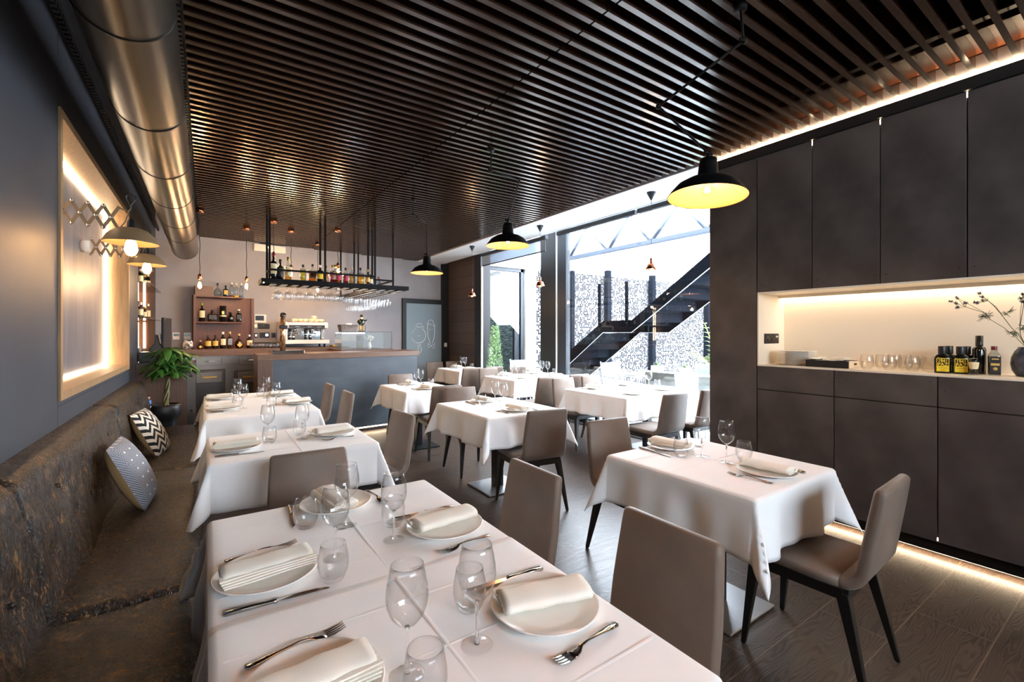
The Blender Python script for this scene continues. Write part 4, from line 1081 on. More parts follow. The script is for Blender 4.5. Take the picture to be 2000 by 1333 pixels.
# left block beside the wall
lb = thing('wood_side_counter', (0, 0, 0), 0, 'brown oak counter block between the slate wall and the bar opening', 'counter')
lb_f = 6.42
m = MB().box(-.638, -.185, lb_f, lb_f + .60, 0, 1.10).build('body', M['bar_wood_v'], lb); bx(-.638, -.175, lb_f - .01, lb_f + .61, 1.10, 1.115).build('top', M['dark_steel'], lb)
bx(-.183, -.10, lb_f + .02, lb_f + .58, 0, 1.10).build('steel_side', M['steel'], lb)
m = MB(); m.box(-.155, -.13, lb_f + .019, lb_f + .0205, .93, .955); m.box(-.155, -.13, lb_f + .019, lb_f + .0205, .53, .555); m.build('latch', M['plastic_black'], lb)
tb = MB().box(-.625, -.31, lb_f + .12, lb_f + .52, 1.115, 1.225).build('cash_drawer', M['plastic_black'], bevel=.006); tag(tb, 'black cash drawer box on the oak side counter', 'cash drawer')
ps = thing('pos_terminal', (-.44, lb_f + .30, 1.225), 0, 'black till screen on a curved foot, seen almost edge on', 'till')
MB().prism([(-.10, 0), (.06, 0), (.04, .03), (-.01, .10), (-.03, .20), (-.05, .20), (-.05, .10), (-.10, .04)], -.08, .08, 'y').build('foot', M['plastic_black'], ps, bevel=.006)
MB().box(-.018, .018, -.17, .17, .045, .40).build('monitor', M['plastic_black'], ps, loc=(.055, 0, 0), rotz=math.radians(-8), bevel=.012)
MB().tube([(.06, -.05, .05), (.09, -.05, .03), (.12, -.02, .03)], .007, 8).build('card_slot', M['chrome'], ps)
# back counter
BZ = 1.195
bc = thing('back_counter', (0, 0, 0), 0, 'long back-bar counter with wood edge and steel refrigerated front', 'counter')
m = MB(); bbox(m, .02, 2.75, 0, .62, BZ - .105, BZ); m.build('counter_top', M['bar_wood'], bc, bevel=.002)
m = MB(); bbox(m, .02, 2.72, .02, .58, .08, BZ - .105); m.build('body', M['steel'], bc)
m = MB(); bbox(m, .03, 2.7, .03, .54, 0, .08); m.build('plinth', M['kick'], bc)
def bc_at(px, py, n): s_, z_ = at_back(px, py, n); return s_, z_
for (a, b, c, d) in ((383, 432, 698, 715), (433, 466, 696, 712), (467, 509, 694, 713)):
    s0_, z0_ = bc_at(a, d, .59); s1_, z1_ = bc_at(b, c, .59)
    m = MB(); bbox(m, s0_, s1_, .58, .592, z0_, z1_); dd = m.build('drawer', M['steel'], bc, bevel=.002)
    if a != 433:
        p0, p1 = back(s0_ + (s1_ - s0_) * .33, .615, (z0_ + z1_) / 2), back(s0_ + (s1_ - s0_) * .75, .615, (z0_ + z1_) / 2)
        MB().tube([back(s0_ + (s1_ - s0_) * .33, .592, (z0_ + z1_) / 2), p0, p1, back(s0_ + (s1_ - s0_) * .75, .592, (z0_ + z1_) / 2)], .006, 6).build('handle', M['chrome'], dd)
for (a, b) in ((376, 440), (458, 522)):
    s0_, z1_ = bc_at(a, 724, .60); s1_, _ = bc_at(b, 724, .60)
    m = MB(); bbox(m, s0_, s1_, .58, .605, .12, z1_); dd = m.build('fridge_door', M['fridge_steel'], bc, bevel=.01, seg=3)
    m = MB(); bbox(m, s0_ + .04, s1_ - .04, .605, .617, z1_ - .20, z1_ - .03); m.build('handle_recess', M['steel'], dd, bevel=.01, seg=3)
    m = MB(); bbox(m, s0_ + .11, s1_ - .11, .616, .625, z1_ - .13, z1_ - .10); m.build('handle', M['brass'], dd, bevel=.003)
# bottle cabinet
sl, _ = at_back(378, 600, .27); s_in, _ = at_back(383, 600, .27); sr, _ = at_back(490, 600, .02); srr, ztop = at_back(495, 580, .02)
_, zs1 = at_back(430, 579, .27); _, zs2 = at_back(430, 629, .27); s_sh, _ = at_back(476, 629, .27)
cb = thing('bottle_cabinet', (0, 0, 0), 0, 'reddish wood open bottle cabinet against the plaster wall', 'shelf')
m = MB(); bbox(m, sl, s_in, 0, .27, BZ, zs1 + .012); m.build('side_board', M['shelf_wood'], cb)
m = MB(); bbox(m, sr, srr, 0, .06, BZ, zs1); m.build('side_board', M['shelf_wood'], cb)
m = MB(); bbox(m, s_in, sr, 0, .018, BZ, zs1); m.build('back_panel', M['shelf_wood'], cb)
for zz in (zs1, zs2): m = MB(); bbox(m, s_in, s_sh, .018, .27, zz - .022, zz); m.build('shelf', M['shelf_wood'], cb, bevel=.001)
# ---------------------------------------------------------------- bottles
def bottle(pos, h, r, style, glass, cap, label, lab_col=None, name='bottle', group='bottles behind the bar', liquid=None, cat='bottle', nr=.012, lab_h=(.22, .62)):
    m = MB(); nh = h * {'wine': .30, 'spirit': .28, 'squat': .30, 'tall': .22, 'flask': .34, 'short': .36}[style]
    sh_ = h - nh; k = {'wine': .12, 'spirit': .07, 'squat': .06, 'tall': .05, 'flask': .3, 'short': .1}[style] * h
    if style == 'flask': prof = [(r * .5, 0), (r * .8, h * .06), (r, h * .25), (r * .95, h * .4), (r * .6, h * .56), (nr, sh_), (nr, h * .95), (nr * 1.2, h * .95), (nr * 1.2, h)]
    else: prof = [(r * .9, 0), (r, h * .02), (r, sh_ - k), (r * .85, sh_ - k * .45), (nr * 1.3, sh_), (nr, sh_ + nh * .2), (nr, h * .9)]
    if style in ('squat',):    # square-shouldered bottle
        n = [(-1, -.7), (-.8, -1), (.8, -1), (1, -.7), (1, .7), (.8, 1), (-.8, 1), (-1, .7)]
        m.loft([[(x * r * q, y * r * .62 * q, z) for x, y in n] for q, z in ((.92, 0), (1, h * .03), (1, sh_ - k), (.8, sh_ - k * .4), (.3, sh_))], 0, True)
        m.lathe([(nr * 1.2, sh_ - .004), (nr, sh_ + .01), (nr, h * .9)], 14)
    else: m.lathe(prof, 20)
    o = m.build(name, glass); o.location = pos; o.rotation_euler.z = BWA
    tag(o, label, cat, group)
    MB().lathe([(nr * 1.25, h * .86), (nr * 1.3, h * .87), (nr * 1.3, h), (nr * .9, h * 1.005)], 14).build('cap', cap, o)
    if lab_col:
        a, b = lab_h[0] * h, lab_h[1] * h * .95
        if style == 'squat': MB().box(-r * .78, r * .78, -r * .63, -r * .615, a, b).build('label', lab_col, o)
        elif style == 'flask': MB().prism([(-r * .62, h * .24), (0, h * .08), (r * .62, h * .24), (0, h * .42)], -r * 1.02, -r * .98, 'y').build('label', lab_col, o)
        else:
            mm = MB(); n = 10; vs = []
            for i in range(n + 1):
                an = -PI / 2 - 1.05 + 2.1 * i / n; vs += [(r * 1.012 * math.cos(an), r * 1.012 * math.sin(an), a), (r * 1.012 * math.cos(an), r * 1.012 * math.sin(an), b)]
            mm.add(vs, [(2 * i, 2 * i + 2, 2 * i + 3, 2 * i + 1) for i in range(n)], 0, True); mm.build('label', lab_col, o)
    if liquid:
        MB().lathe([(r * .86, .006), (r * .93, h * .03), (r * .93, (sh_ - k) * .96)], 16).build('liquid', liquid, o)
    return o
def bb(px, py, n, h, r, style, glass, cap, label, lab_col=None, zb=None, **kw):
    s_, z_ = at_back(px, py, n)
    return bottle(back(s_, n, zb), h, r, style, M[glass], M[cap], label, M[lab_col] if lab_col else None, **kw)
# middle shelf: y 628
G1 = 'bottles in the open bottle cabinet'
bb(394.5, 626, .16, .30, .042, 'wine', 'b_dark', 'cap_green', 'dark wine-shaped bottle with green neck and cream label, middle shelf', 'paper', zb=zs2, group=G1)
bb(415, 626, .15, .19, .062, 'squat', 'b_brown', 'cap_black', 'squat brown bottle with dark picture label, middle shelf', 'ink', zb=zs2, group=G1, nr=.02)
s_, z_ = at_back(435.5, 626, .15); o = MB().cyl((0, 0, 0), (0, 0, .262), .046, seg=28).build('gift_tube', M['cap_black']); o.location = back(s_, .15, zs2); tag(o, 'black cylindrical gift tube with a gold band, middle shelf', 'tube', G1)
MB().cyl((0, 0, .085), (0, 0, .108), .0465, seg=28).build('band', M['paper'], o); MB().box(-.014, .014, -.0475, -.046, .125, .175).build('emblem', M['cap_gold'], o)
bb(450.5, 627, .15, .165, .046, 'short', 'b_dark', 'cap_black', 'short black apothecary bottle with diamond label, middle shelf', None, zb=zs2, group=G1, nr=.017)
s_, z_ = at_back(450.5, 627, .15); lo = [o for o in bpy.data.objects if o.name.startswith('bottle')][-1]
MB().prism([(-.042, .06), (0, .022), (.042, .06), (0, .098)], -.049, -.047, 'y').build('label', M['paper'], lo)
bb(466.5, 627, .15, .215, .038, 'squat', 'b_dark', 'cap_white', 'black square bottle with white cap, middle shelf', 'ink', zb=zs2, group=G1, nr=.016)
# top of the cabinet
G2 = 'bottles standing on top of the bottle cabinet'
s0_, _ = at_back(379, 578, .2); s1_, _ = at_back(416, 578, .2)
m = MB(); bbox(m, s0_ + .01, s1_, .06, .24, zs1 + (.001), zs1 + .155); o = m.build('wooden_box', M['bar_wood']); tag(o, 'flat brown wooden box on top of the bottle cabinet', 'box')
bb(425, 577, .15, .215, .055, 'flask', 'b_clear', 'cap_black', 'round clear decanter bottle on top of the cabinet', None, zb=zs1, group=G2)
bb(441, 578, .14, .19, .036, 'squat', 'b_dark', 'cap_black', 'black square bottle with gold label on top of the cabinet', 'paper_gold', zb=zs1, group=G2)
bb(452.5, 578, .14, .245, .030, 'spirit', 'b_clear', 'cap_white', 'clear bottle with red foot on top of the cabinet', None, zb=zs1, group=G2, liquid=None)
bb(461.5, 578, .14, .24, .029, 'spirit', 'b_clear', 'cap_white', 'clear bottle with green foot on top of the cabinet', None, zb=zs1, group=G2)
bb(471, 579, .14, .24, .029, 'spirit', 'b_clear', 'cap_white', 'clear bottle with blue foot on top of the cabinet', None, zb=zs1, group=G2)
for (px, mm_) in ((452.5, 'l_red'), (461.5, 'cap_green'), (471, 'blue_paint')):
    pass
for lb_, mm_ in (('red foot', 'cap_red'), ('green foot', 'lime'), ('blue foot', 'blue_paint')):
    o = [q for q in bpy.data.objects if q.get('label', '').startswith('clear bottle with ' + lb_)][0]
    MB().cyl((0, 0, .003), (0, 0, .03), .0305, seg=16).build('foot', M[mm_], o); MB().cyl((0, -.0305, .19), (0, -.032, .19), .010, seg=12).build('emblem', M[mm_], o)
# counter row
G3 = 'bottles on the back counter'
row = [(391, .135, .043, 'flask', 'b_brown', 'cork', 'small round cork-stoppered bottle with gold band', 'paper_gold'),
       (406, .21, .046, 'spirit', 'b_brown', 'cap_black', 'brown rum bottle with yellow label', 'paper_gold'),
       (420.5, .215, .042, 'spirit', 'b_dark', 'cap_black', 'dark bottle with arched golden label', 'paper_gold'),
       (435.5, .265, .040, 'wine', 'b_dark', 'cap_white', 'dark tall bottle with two cream labels', 'paper'),
       (449, .27, .036, 'squat', 'b_brown', 'cap_gold', 'square whisky bottle with slanted grey label', 'steel'),
       (467, .235, .062, 'flask', 'b_brown', 'cork', 'round brandy bottle with diamond label', 'paper_gold'),
       (487, .22, .045, 'spirit', 'b_dark', 'cap_white', 'dark bottle with white cap and pale label', 'paper')]
for px, h, r, st, gl_, cp, lab, lc in row: bb(px, 680, .42, h, r, st, gl_, cp, lab + ' on the back counter', lc, zb=BZ, group=G3)
for px in (336, 349): 
    s_, z_ = at_back(366 if px == 349 else 358, 680, .40)
s_, z_ = at_back(367, 680, .40); o = MB().lathe([(.05, 0), (.066, .02), (.066, .10), (.052, .13), (.05, .14), (.046, .14), (.048, .128), (.06, .10), (.06, .02), (1e-5, .012)], 28).build('candle_jar', mat('marbled_jar', (226, 214, 204), .4, col2=(40, 36, 36), scale=24, contrast=.2)); o.location = back(s_, .40, BZ); tag(o, 'black and white marbled glass jar on the back counter', 'jar')
# tumblers on the back counter: one kind copied
def small_glass_mesh(): return MB().lathe([(.026, 0), (.030, .002), (.033, .095), (.0318, .095), (.029, .006), (1e-5, .006)], 20)
sg = small_glass_mesh().build('highball_glass', M['hang_glass']); first = True
TREES[sg.name] = []
for i in range(8):
    for k in range(3):
        s_, z_ = at_back(492 + i * 7.2, 680, .50 - .09 * k)
        p = back(s_, .50 - .09 * k, BZ); lab = 'small straight tumbler in the rows beside the coffee machine'
        if first: sg.location = p; tag(sg, lab, 'tumbler', 'rows of straight tumblers on the back counter'); first = False
        else: dup(sg, p, 0, lab)
# wall controls
def ctl(px0, px1, py0, py1, m_, label, scr=None, name='wall_control', cat='control panel'):
    s0_, z0_ = at_back(px0, py1, .02); s1_, z1_ = at_back(px1, py0, .02)
    o = MB(); bbox(o, s0_, s1_, 0, .02, z0_, z1_); o = o.build(name, M[m_], bevel=.002); tag(o, label, cat, 'controls on the plaster wall')
    if scr:
        a, b, c, d, sm_ = scr; w_, h_ = s1_ - s0_, z1_ - z0_
        q = MB(); bbox(q, s0_ + a * w_, s0_ + b * w_, .02, .0215, z0_ + c * h_, z0_ + d * h_); q.build('display', M[sm_], o)
    return o
ctl(497.5, 520, 615, 631, 'plastic_white', 'white wall panel with a dark screen beside the bottle cabinet', (.06, .80, .28, .86, 'screen'))
ctl(497, 502.5, 633, 641, 'plastic_white', 'small switch with a green light beside the bottle cabinet', (.2, .7, .3, .6, 'screen_green'))
ctl(504.5, 514.5, 632.5, 642.5, 'plastic_black', 'left one of two black square switches under the white panel'); ctl(516, 526.5, 633, 642.5, 'plastic_black', 'right one of two black square switches under the white panel')
ctl(497, 503, 651, 660, 'plastic_black', 'black control with a violet display, nearer the bottle cabinet', (.3, .75, .3, .7, 'screen_blue')); ctl(507.5, 526, 650, 660, 'plastic_black', 'wide black control with a violet display, further from the cabinet', (.6, .88, .3, .75, 'screen_blue'))
ctl(531, 538, 650.5, 660, 'plastic_black', 'black square control beside the coffee machine')
for px, wh in ((315, 'nearest the till screen'), (337, 'in the middle of three'), (359, 'nearest the bottle cabinet')): ctl(px, px + 14, 650, 664, 'plastic_white', 'white thermostat with grey screen, ' + wh, (.12, .88, .5, .82, 'screen'), cat='thermostat')
# ---------------------------------------------------------------- coffee machine
s0_, _ = at_back(551, 660, .50); s1_, _ = at_back(640, 660, .50); W = s1_ - s0_
cm = thing('espresso_machine', back(s0_, .50, BZ), BWA, 'white two-group espresso machine on the back counter', 'coffee machine')
MB().prism([(0, .06), (-.05, .06), (-.05, .13), (0, .13), (.02, .15), (.02, .31), (-.03, .33), (-.03, .40), (.01, .44), (.36, .44), (.36, .06)], 0, .09, 'x').build('side_panel', M['plastic_white'], cm, bevel=.008)
MB().prism([(0, .06), (-.05, .06), (-.05, .13), (0, .13), (.20, .15), (.20, .31), (-.03, .33), (-.03, .40), (.01, .44), (.36, .44), (.36, .06)], W - .05, W, 'x').build('side_panel', M['plastic_white'], cm, bevel=.008)
MB().box(.09, W - .05, -.03, .34, .33, .43).build('head', M['plastic_white'], cm, bevel=.006)
MB().box(.10, W - .06, -.034, -.03, .335, .385).build('control_strip', M['plastic_black'], cm)
m = MB()
for g_ in (.22, .43, .60):
    for k in range(4): m.box(g_ * W / .8 + k * .018, g_ * W / .8 + k * .018 + .010, -.036, -.034, .352, .358)
m.build('key_light', M['cap_white'], cm)
MB().box(.09, W - .05, .24, .26, .13, .33).build('splash_back', M['chrome'], cm)
MB().box(.0, W + .01, -.07, .33, .06, .13).build('drip_tray', M['plastic_white'], cm, bevel=.006); MB().box(.06, W - .05, -.05, .22, .1301, .134).build('grate', M['dark_steel'], cm)
for gx in (.20, .47):
    x = gx * W / .72; g = MB().cyl((x, .08, .27), (x, .08, .335), .045, .038, 20).build('group_head', M['chrome'], cm)
    MB().cyl((x, .08, .235), (x, .08, .27), .036, seg=20).cyl((x, .06, .25), (x + .03, -.09, .235), .012).build('portafilter', M['chrome'], g)
    MB().cyl((x - .01, .10, .134), (x - .01, .10, .22), .026, seg=18).build('milk_jug', M['chrome'], g)
m = MB()
for x in (.05, W - .05):
    for y in (.02, .30): m.cyl((x, y, 0), (x, y, .062), .018, seg=12)
m.build('foot', M['dark_steel'], cm)
MB().tube([(W - .09, .02, .33), (W - .085, -.01, .28), (W - .08, -.01, .17)], .006, 6).build('steam_pipe', M['chrome'], cm)
m = MB(); m.tube([(.03, .0, .452), (W - .02, .0, .452), (W - .02, .33, .452), (.03, .33, .452)], .004, 6, closed=True); m.build('cup_rail', M['chrome'], cm)
cup = MB().lathe([(.020, 0), (.032, .006), (.040, .03), (.041, .055), (.0385, .055), (.037, .03), (.028, .008), (1e-5, .007)], 24).tube([(.038, 0, .045), (.056, 0, .042), (.058, 0, .02), (.036, 0, .014)], .004, 6)
c0 = None; i = 0
CUPS = ['cream coffee cup on the coffee machine, ' + w for w in ('front row, first behind the beer tap', 'front row, second from the beer tap', 'front row, third from the beer tap', 'front row, under the stacked cup side', 'front row, carrying the stacked cup', 'back row, nearest the beer tap', 'back row, in the middle', 'back row, behind the stacked cup', 'stacked on another cup', 'alone at the steam pipe end')]
for (x, y, z) in [(.20, .08, 0), (.29, .07, 0), (.38, .08, 0), (.47, .07, 0), (.56, .09, 0), (.25, .19, 0), (.36, .20, 0), (.50, .19, 0), (.52, .11, .056), (.64, .12, 0)]:
    wz = cm.location + Vector((x * W / .72 * BWC - y * BWN, x * W / .72 * BWN + y * BWC, .44 + z)); lab = CUPS[i]
    if c0 is None: c0 = cup.build('coffee_cup', M['cream_cup'], loc=wz); tag(c0, lab, 'cup', 'cups on the coffee machine'); TREES[c0.name] = []
    else: dup(c0, wz, i * .7, lab)
    i += 1
# beer tap
bt_ = at_z(566, 684, BT); x_ = .86
tp = thing('beer_tap', (x_, barf(x_) + .16, BT), BA, 'tall polished copper-coloured beer tap column on the bar end', 'beer tap')
MB().box(-.15, .25, -.07, .13, 0, .045).build('drip_tray', M['chrome'], tp, bevel=.004)
MB().cyl((.0, .03, .045), (.0, .03, .50), .034, seg=28).build('column', mat('warm_polished_steel', (206, 164, 124), .2, metal=.9), tp)
MB().cyl((0, .03, .50), (0, .0, .53), .036, .036, 28).cyl((0, .0, .53), (0, -.002, .532), .030, .030, 28, 0).build('top_cap', M['b_brown'], tp)
MB().box(-.038, .055, -.02, .075, .335, .385).build('badge', M['plastic_black'], tp, bevel=.01)
# glass display case with basket and figurine
ca, cb2 = at_y(668, 670, 7.62), at_y(763, 670, 7.72)
dcx0, dcx1, dy0, dy1 = ca.x, cb2.x, 7.66, 8.10; z0_ = 1.165; z1_ = at_y(700, 649.5, 7.66).z
rc = MB().box(dcx0 - .02, dcx1 + .02, dy0 - .05, 8.55, 0, z0_).build('side_counter', M['bar_wood_v'], bevel=.002); tag(rc, 'oak return counter carrying the glass display case', 'counter')
dcs = thing('display_case', (dcx0, dy0, z0_), 0, 'rectangular glass display case beside the bar end', 'display case')
w_, d_, h_ = dcx1 - dcx0, dy1 - dy0, z1_ - z0_
for a in ((0, w_, 0, .006, 0, h_), (0, w_, d_ - .006, d_, 0, h_), (0, .006, .006, d_ - .006, 0, h_), (w_ - .006, w_, .006, d_ - .006, 0, h_), (0, w_, 0, d_, h_, h_ + .006), (w_ * .42, w_ * .42 + .006, .006, d_ - .006, 0, h_)):
    MB().box(*a).build('glass_panel', M['vitrine'], dcs)
m = MB(); m.box(w_ - .008, w_, -.002, .006, 0, h_ + .008); m.box(0, w_, -.003, .003, h_ + .002, h_ + .010); m.build('edge_trim', M['frame'], dcs)
MB().box(.02, w_ * .45, .02, .03, h_ - .02, h_ - .008).build('light_bar', M['led_white'], dcs)
bk_ = at_y(679, 647, 7.85); bz = z1_ + .007
bs = MB().loft([[(x * w1, y * d1, z) for x, y in ((-1, -.9), (-.9, -1), (.9, -1), (1, -.9), (1, .9), (.9, 1), (-.9, 1), (-1, .9))] for w1, d1, z in ((.125, .08, 0), (.145, .095, .11), (.150, .10, .12), (.140, .09, .12), (.12, .075, .02))], 0, False).build('wicker_basket', M['wicker'], loc=(bk_.x, 7.85, bz)); tag(bs, 'dark wicker basket on the glass display case', 'basket')
pp = MB().cyl((0, 0, .06), (0, 0, .145), .045, seg=20).build('paper_roll', M['napkin'], loc=(bk_.x + .02, 7.85, bz)); tag(pp, 'white cup standing in the wicker basket', 'cup')
fg = at_y(706, 647, 7.85)
fi = thing('figurine', (fg.x, 7.85, bz), 0, 'small dark bearded cook figurine with a hat and stick on the display case', 'figurine')
MB().lathe([(.06, 0), (.062, .012), (1e-5, .014)], 20).build('base', M['b_dark'], fi)
m = MB()
for sx in (-.02, .022): m.lathe([(.017, .014), (.02, .06), (.024, .12)], 12, 0, Matrix.Translation((sx, 0, 0)))
m.build('trousers', M['beige'], fi)
MB().lathe([(.028, .11), (.050, .13), (.055, .165), (.044, .205), (.030, .222), (1e-5, .226)], 18).build('coat', M['b_green'], fi)
MB().sphere((0, -.004, .245), .024, 14, 10).build('head', M['skin'], fi)
MB().sphere((0, -.014, .230), .022, 12, 8).build('beard', M['paper'], fi)
MB().lathe([(.036, .258), (.038, .262), (.022, .266), (.024, .292), (1e-5, .297)], 16).build('hat', M['cap_black'], fi)
MB().tube([(-.045, 0, .20), (-.066, -.01, .165), (-.048, -.04, .15)], [.014, .012, .009], 8).tube([(.045, 0, .20), (.072, -.012, .19), (.078, -.03, .215)], [.014, .012, .009], 8).build('arm', M['b_green'], fi)
MB().tube([(.058, -.02, .012), (.062, -.02, .10), (.066, -.02, .115)], .004, 6).build('stick', M['dark_steel'], fi)
fb = thing('dried_flower_bunch', (dcx0 + w_ * .62, dy0 + .22, z0_ + .001), 0, 'white dried flower bunch in a small vase inside the display case', 'flowers')
MB().lathe([(.025, 0), (.035, .05), (.02, .11), (.022, .12)], 16).build('vase', M['plastic_white'], fb)
m = MB(); rn = random.Random(4)
for k in range(26):
    a = rn.uniform(0, 6.28); r = rn.uniform(0, .07); m.sphere((r * math.cos(a), r * math.sin(a) * .7, .17 + rn.uniform(-.03, .05)), rn.uniform(.012, .02), 7, 5)
m.build('blossom', M['cap_white'], fb)

# ================================================================ hanging shelf over the bar with bottles and glasses
hs = thing('hanging_shelf', (0, 0, 0), 0, 'black L-shaped steel shelf hanging from the ceiling over the bar', 'hanging shelf')
TB0, TB1 = 2.085, 2.14
m = MB(); m.box(.58, 2.52, 6.46, 6.50, TB0, TB1); m.box(.58, 2.52, 6.90, 6.94, TB0, TB1); m.box(.58, .62, 6.50, 6.90, TB0, TB1); m.box(2.48, 2.52, 6.50, 8.86, TB0, TB1); m.box(2.07, 2.11, 6.94, 8.86, TB0, TB1); m.box(2.07, 2.52, 8.86, 8.90, TB0, TB1)
m.build('tray_frame', M['black_metal'], hs)
m = MB(); m.box(.62, 2.48, 6.50, 6.90, TB1 - .008, TB1 - .002); m.box(2.11, 2.48, 6.90, 8.86, TB1 - .008, TB1 - .002); m.build('shelf_glass', M['vitrine'], hs)
m = MB()
POSTS = [(.676, 6.53), (.68, 6.87), (1.345, 6.517), (1.348, 6.85), (2.025, 6.513), (2.022, 6.835), (2.11, 6.92), (2.11, 7.935), (2.107, 8.85), (2.436, 6.916), (2.43, 8.85)]
for x, y in POSTS: MB().box(x - .0125, x + .0125, y - .0125, y + .0125, TB1 - .04, 3.0).build('post', M['black_metal'], hs)
RZ = 2.262
for a, b in (((.676, 6.53), (2.025, 6.513)), ((.676, 6.53), (.68, 6.87)), ((2.025, 6.513), (2.022, 6.90)), ((2.11, 6.92), (2.436, 6.916)), ((2.436, 6.916), (2.43, 8.85)), ((2.022, 6.9), (2.436, 6.916))):
    MB().box(min(a[0], b[0]) - .01, max(a[0], b[0]) + .01, min(a[1], b[1]) - .01, max(a[1], b[1]) + .01, RZ - .011, RZ + .011).build('rail', M['black_metal'], hs)
m = MB()
for i in range(14):
    x = .72 + i * .13; m.box(x - .033, x + .033, 6.50, 6.90, TB0 - .014, TB0 - .011)
for i in range(4):
    x = 2.125 + i * .115; m.box(x - .028, x + .028, 6.94, 8.86, TB0 - .014, TB0 - .011)
m.build('glass_rail', M['plastic_white'], hs)
MB().box(.60, .612, 6.46, 6.50, TB0 - .004, TB0 + .002).build('end_light', M['led_soft'], hs)
# stems down: balloon, wine and flute glasses
def hang_mesh(kind):
    if kind == 'balloon': p = [(.036, 0), (.030, -.003), (.006, -.008), (.0045, -.07), (.010, -.078), (.040, -.096), (.052, -.125), (.050, -.155), (.040, -.185)]
    elif kind == 'wine': p = [(.034, 0), (.028, -.003), (.005, -.008), (.004, -.09), (.010, -.096), (.032, -.115), (.040, -.145), (.036, -.18), (.031, -.205)]
    else: p = [(.030, 0), (.025, -.003), (.0045, -.008), (.004, -.10), (.010, -.11), (.020, -.14), (.024, -.18), (.021, -.225)]
    return MB().lathe(p, 16, close=False)
HP = {k: hang_mesh(k).build('hanging_glass', M['hang_glass']) for k in ('balloon', 'wine', 'flute')}
used = set()
def hang(kind, x, y):
    lab = {'balloon': 'balloon glass hanging upside down in the bulb-side part of the rack', 'wine': 'wine glass hanging upside down in the door-side half of the rack', 'flute': 'slim flute hanging upside down in the rear arm of the rack'}[kind]
    gp = {'balloon': 'balloon glasses in the rack over the bar', 'wine': 'wine glasses in the rack over the bar', 'flute': 'flutes in the rack over the bar'}[kind]
    o = HP[kind]
    if kind not in used: used.add(kind); o.location = (x, y, TB0 - .008); tag(o, lab, 'wine glass', gp); TREES[o.name] = []
    else: dup(o, (x, y, TB0 - .008), 0, lab, gp)
for i in range(12):
    x = .785 + i * .13
    for k in range(3): hang('balloon' if i < 7 else 'wine', x, 6.58 + k * .13)
for i in range(3):
    for k in range(13): hang('wine' if k < 5 else 'flute', 2.1825 + i * .115, 7.05 + k * .14)
# bottles on the hanging shelf (px, h, r, style, glass, cap, label col, liquid, words)
G4 = 'bottles on the hanging shelf'
hb = [(533, .36, .042, 'wine', 'b_dark', 'cap_red', 'paper', None, 'dark wine bottle with a tall red capsule, at the shelf end'), (546.5, .28, .040, 'wine', 'b_dark', 'cap_black', 'ink', None, 'black wine bottle next to the red-capped one'),
      (562, .32, .040, 'wine', 'b_clear', 'cap_gold', 'paper', 'l_gold', 'clear bottle with long gold capsule'), (591, .235, .036, 'tall', 'b_clear', 'cap_black', None, 'l_yellow', 'slim bottle of yellow liqueur'),
      (609.5, .25, .054, 'squat', 'b_clear', 'cap_black', 'ink', 'l_amber', 'wide square clear bottle with dark label'), (624.5, .25, .040, 'spirit', 'b_dark', 'cap_white', 'lime', None, 'dark bottle with pale yellow-green label'),
      (636, .25, .036, 'spirit', 'b_clear', 'cap_black', None, 'l_amber', 'amber bottle behind the post'), (649, .265, .034, 'spirit', 'b_clear', 'cap_gold', 'pink', 'l_red', 'red liqueur bottle with gold cap'), (654, .27, .034, 'spirit', 'b_clear', 'cap_gold', 'paper', 'l_red', 'rose bottle with gold cap and pale label'),
      (659.5, .25, .038, 'spirit', 'b_clear', 'cap_gold', 'pink', 'l_amber', 'orange bottle lit by a bulb behind it'), (674.5, .24, .036, 'spirit', 'b_clear', 'cap_black', 'pink', 'l_red', 'stoppered bottle with pink label'),
      (686.5, .255, .036, 'spirit', 'b_clear', 'cork', None, 'l_gold', 'golden bottle with cork-coloured cap'), (701.5, .25, .050, 'squat', 'b_clear', 'cap_black', 'paper_gold', 'l_gold', 'broad golden bottle with black diamond tag'),
      (716, .24, .034, 'spirit', 'b_clear', 'cap_gold', 'paper_gold', 'l_gold', 'golden bottle with bright gold cap'), (723.5, .17, .030, 'spirit', 'b_brown', 'cap_black', 'paper', None, 'small brown bottle before the corner posts')]
for px, h, r, st, gl_, cp, lc, lq, lab in hb:
    p = at_y(px, 560, 6.70); bottle((p.x, 6.66 + .03 * math.sin(px), TB1 - .001), h, r, st, M[gl_], M[cp], lab + ', hanging shelf', M[lc] if lc else None, group=G4, liquid=M[lq] if lq else None)
for px, yy, lab in ((731, 7.2, 'clear slim bottle with red cap beyond the corner posts'), (739, 7.3, 'clear bottle with dark red cap, last on the hanging shelf'), (744, 7.55, 'clear empty bottle behind the last red-capped one')):
    p = at_y(px, 560, yy); bottle((min(max(p.x, 2.16), 2.43), yy, TB1 - .001), .22, .034, 'spirit', M['b_clear'], M['cap_red'], lab, None, group=G4)
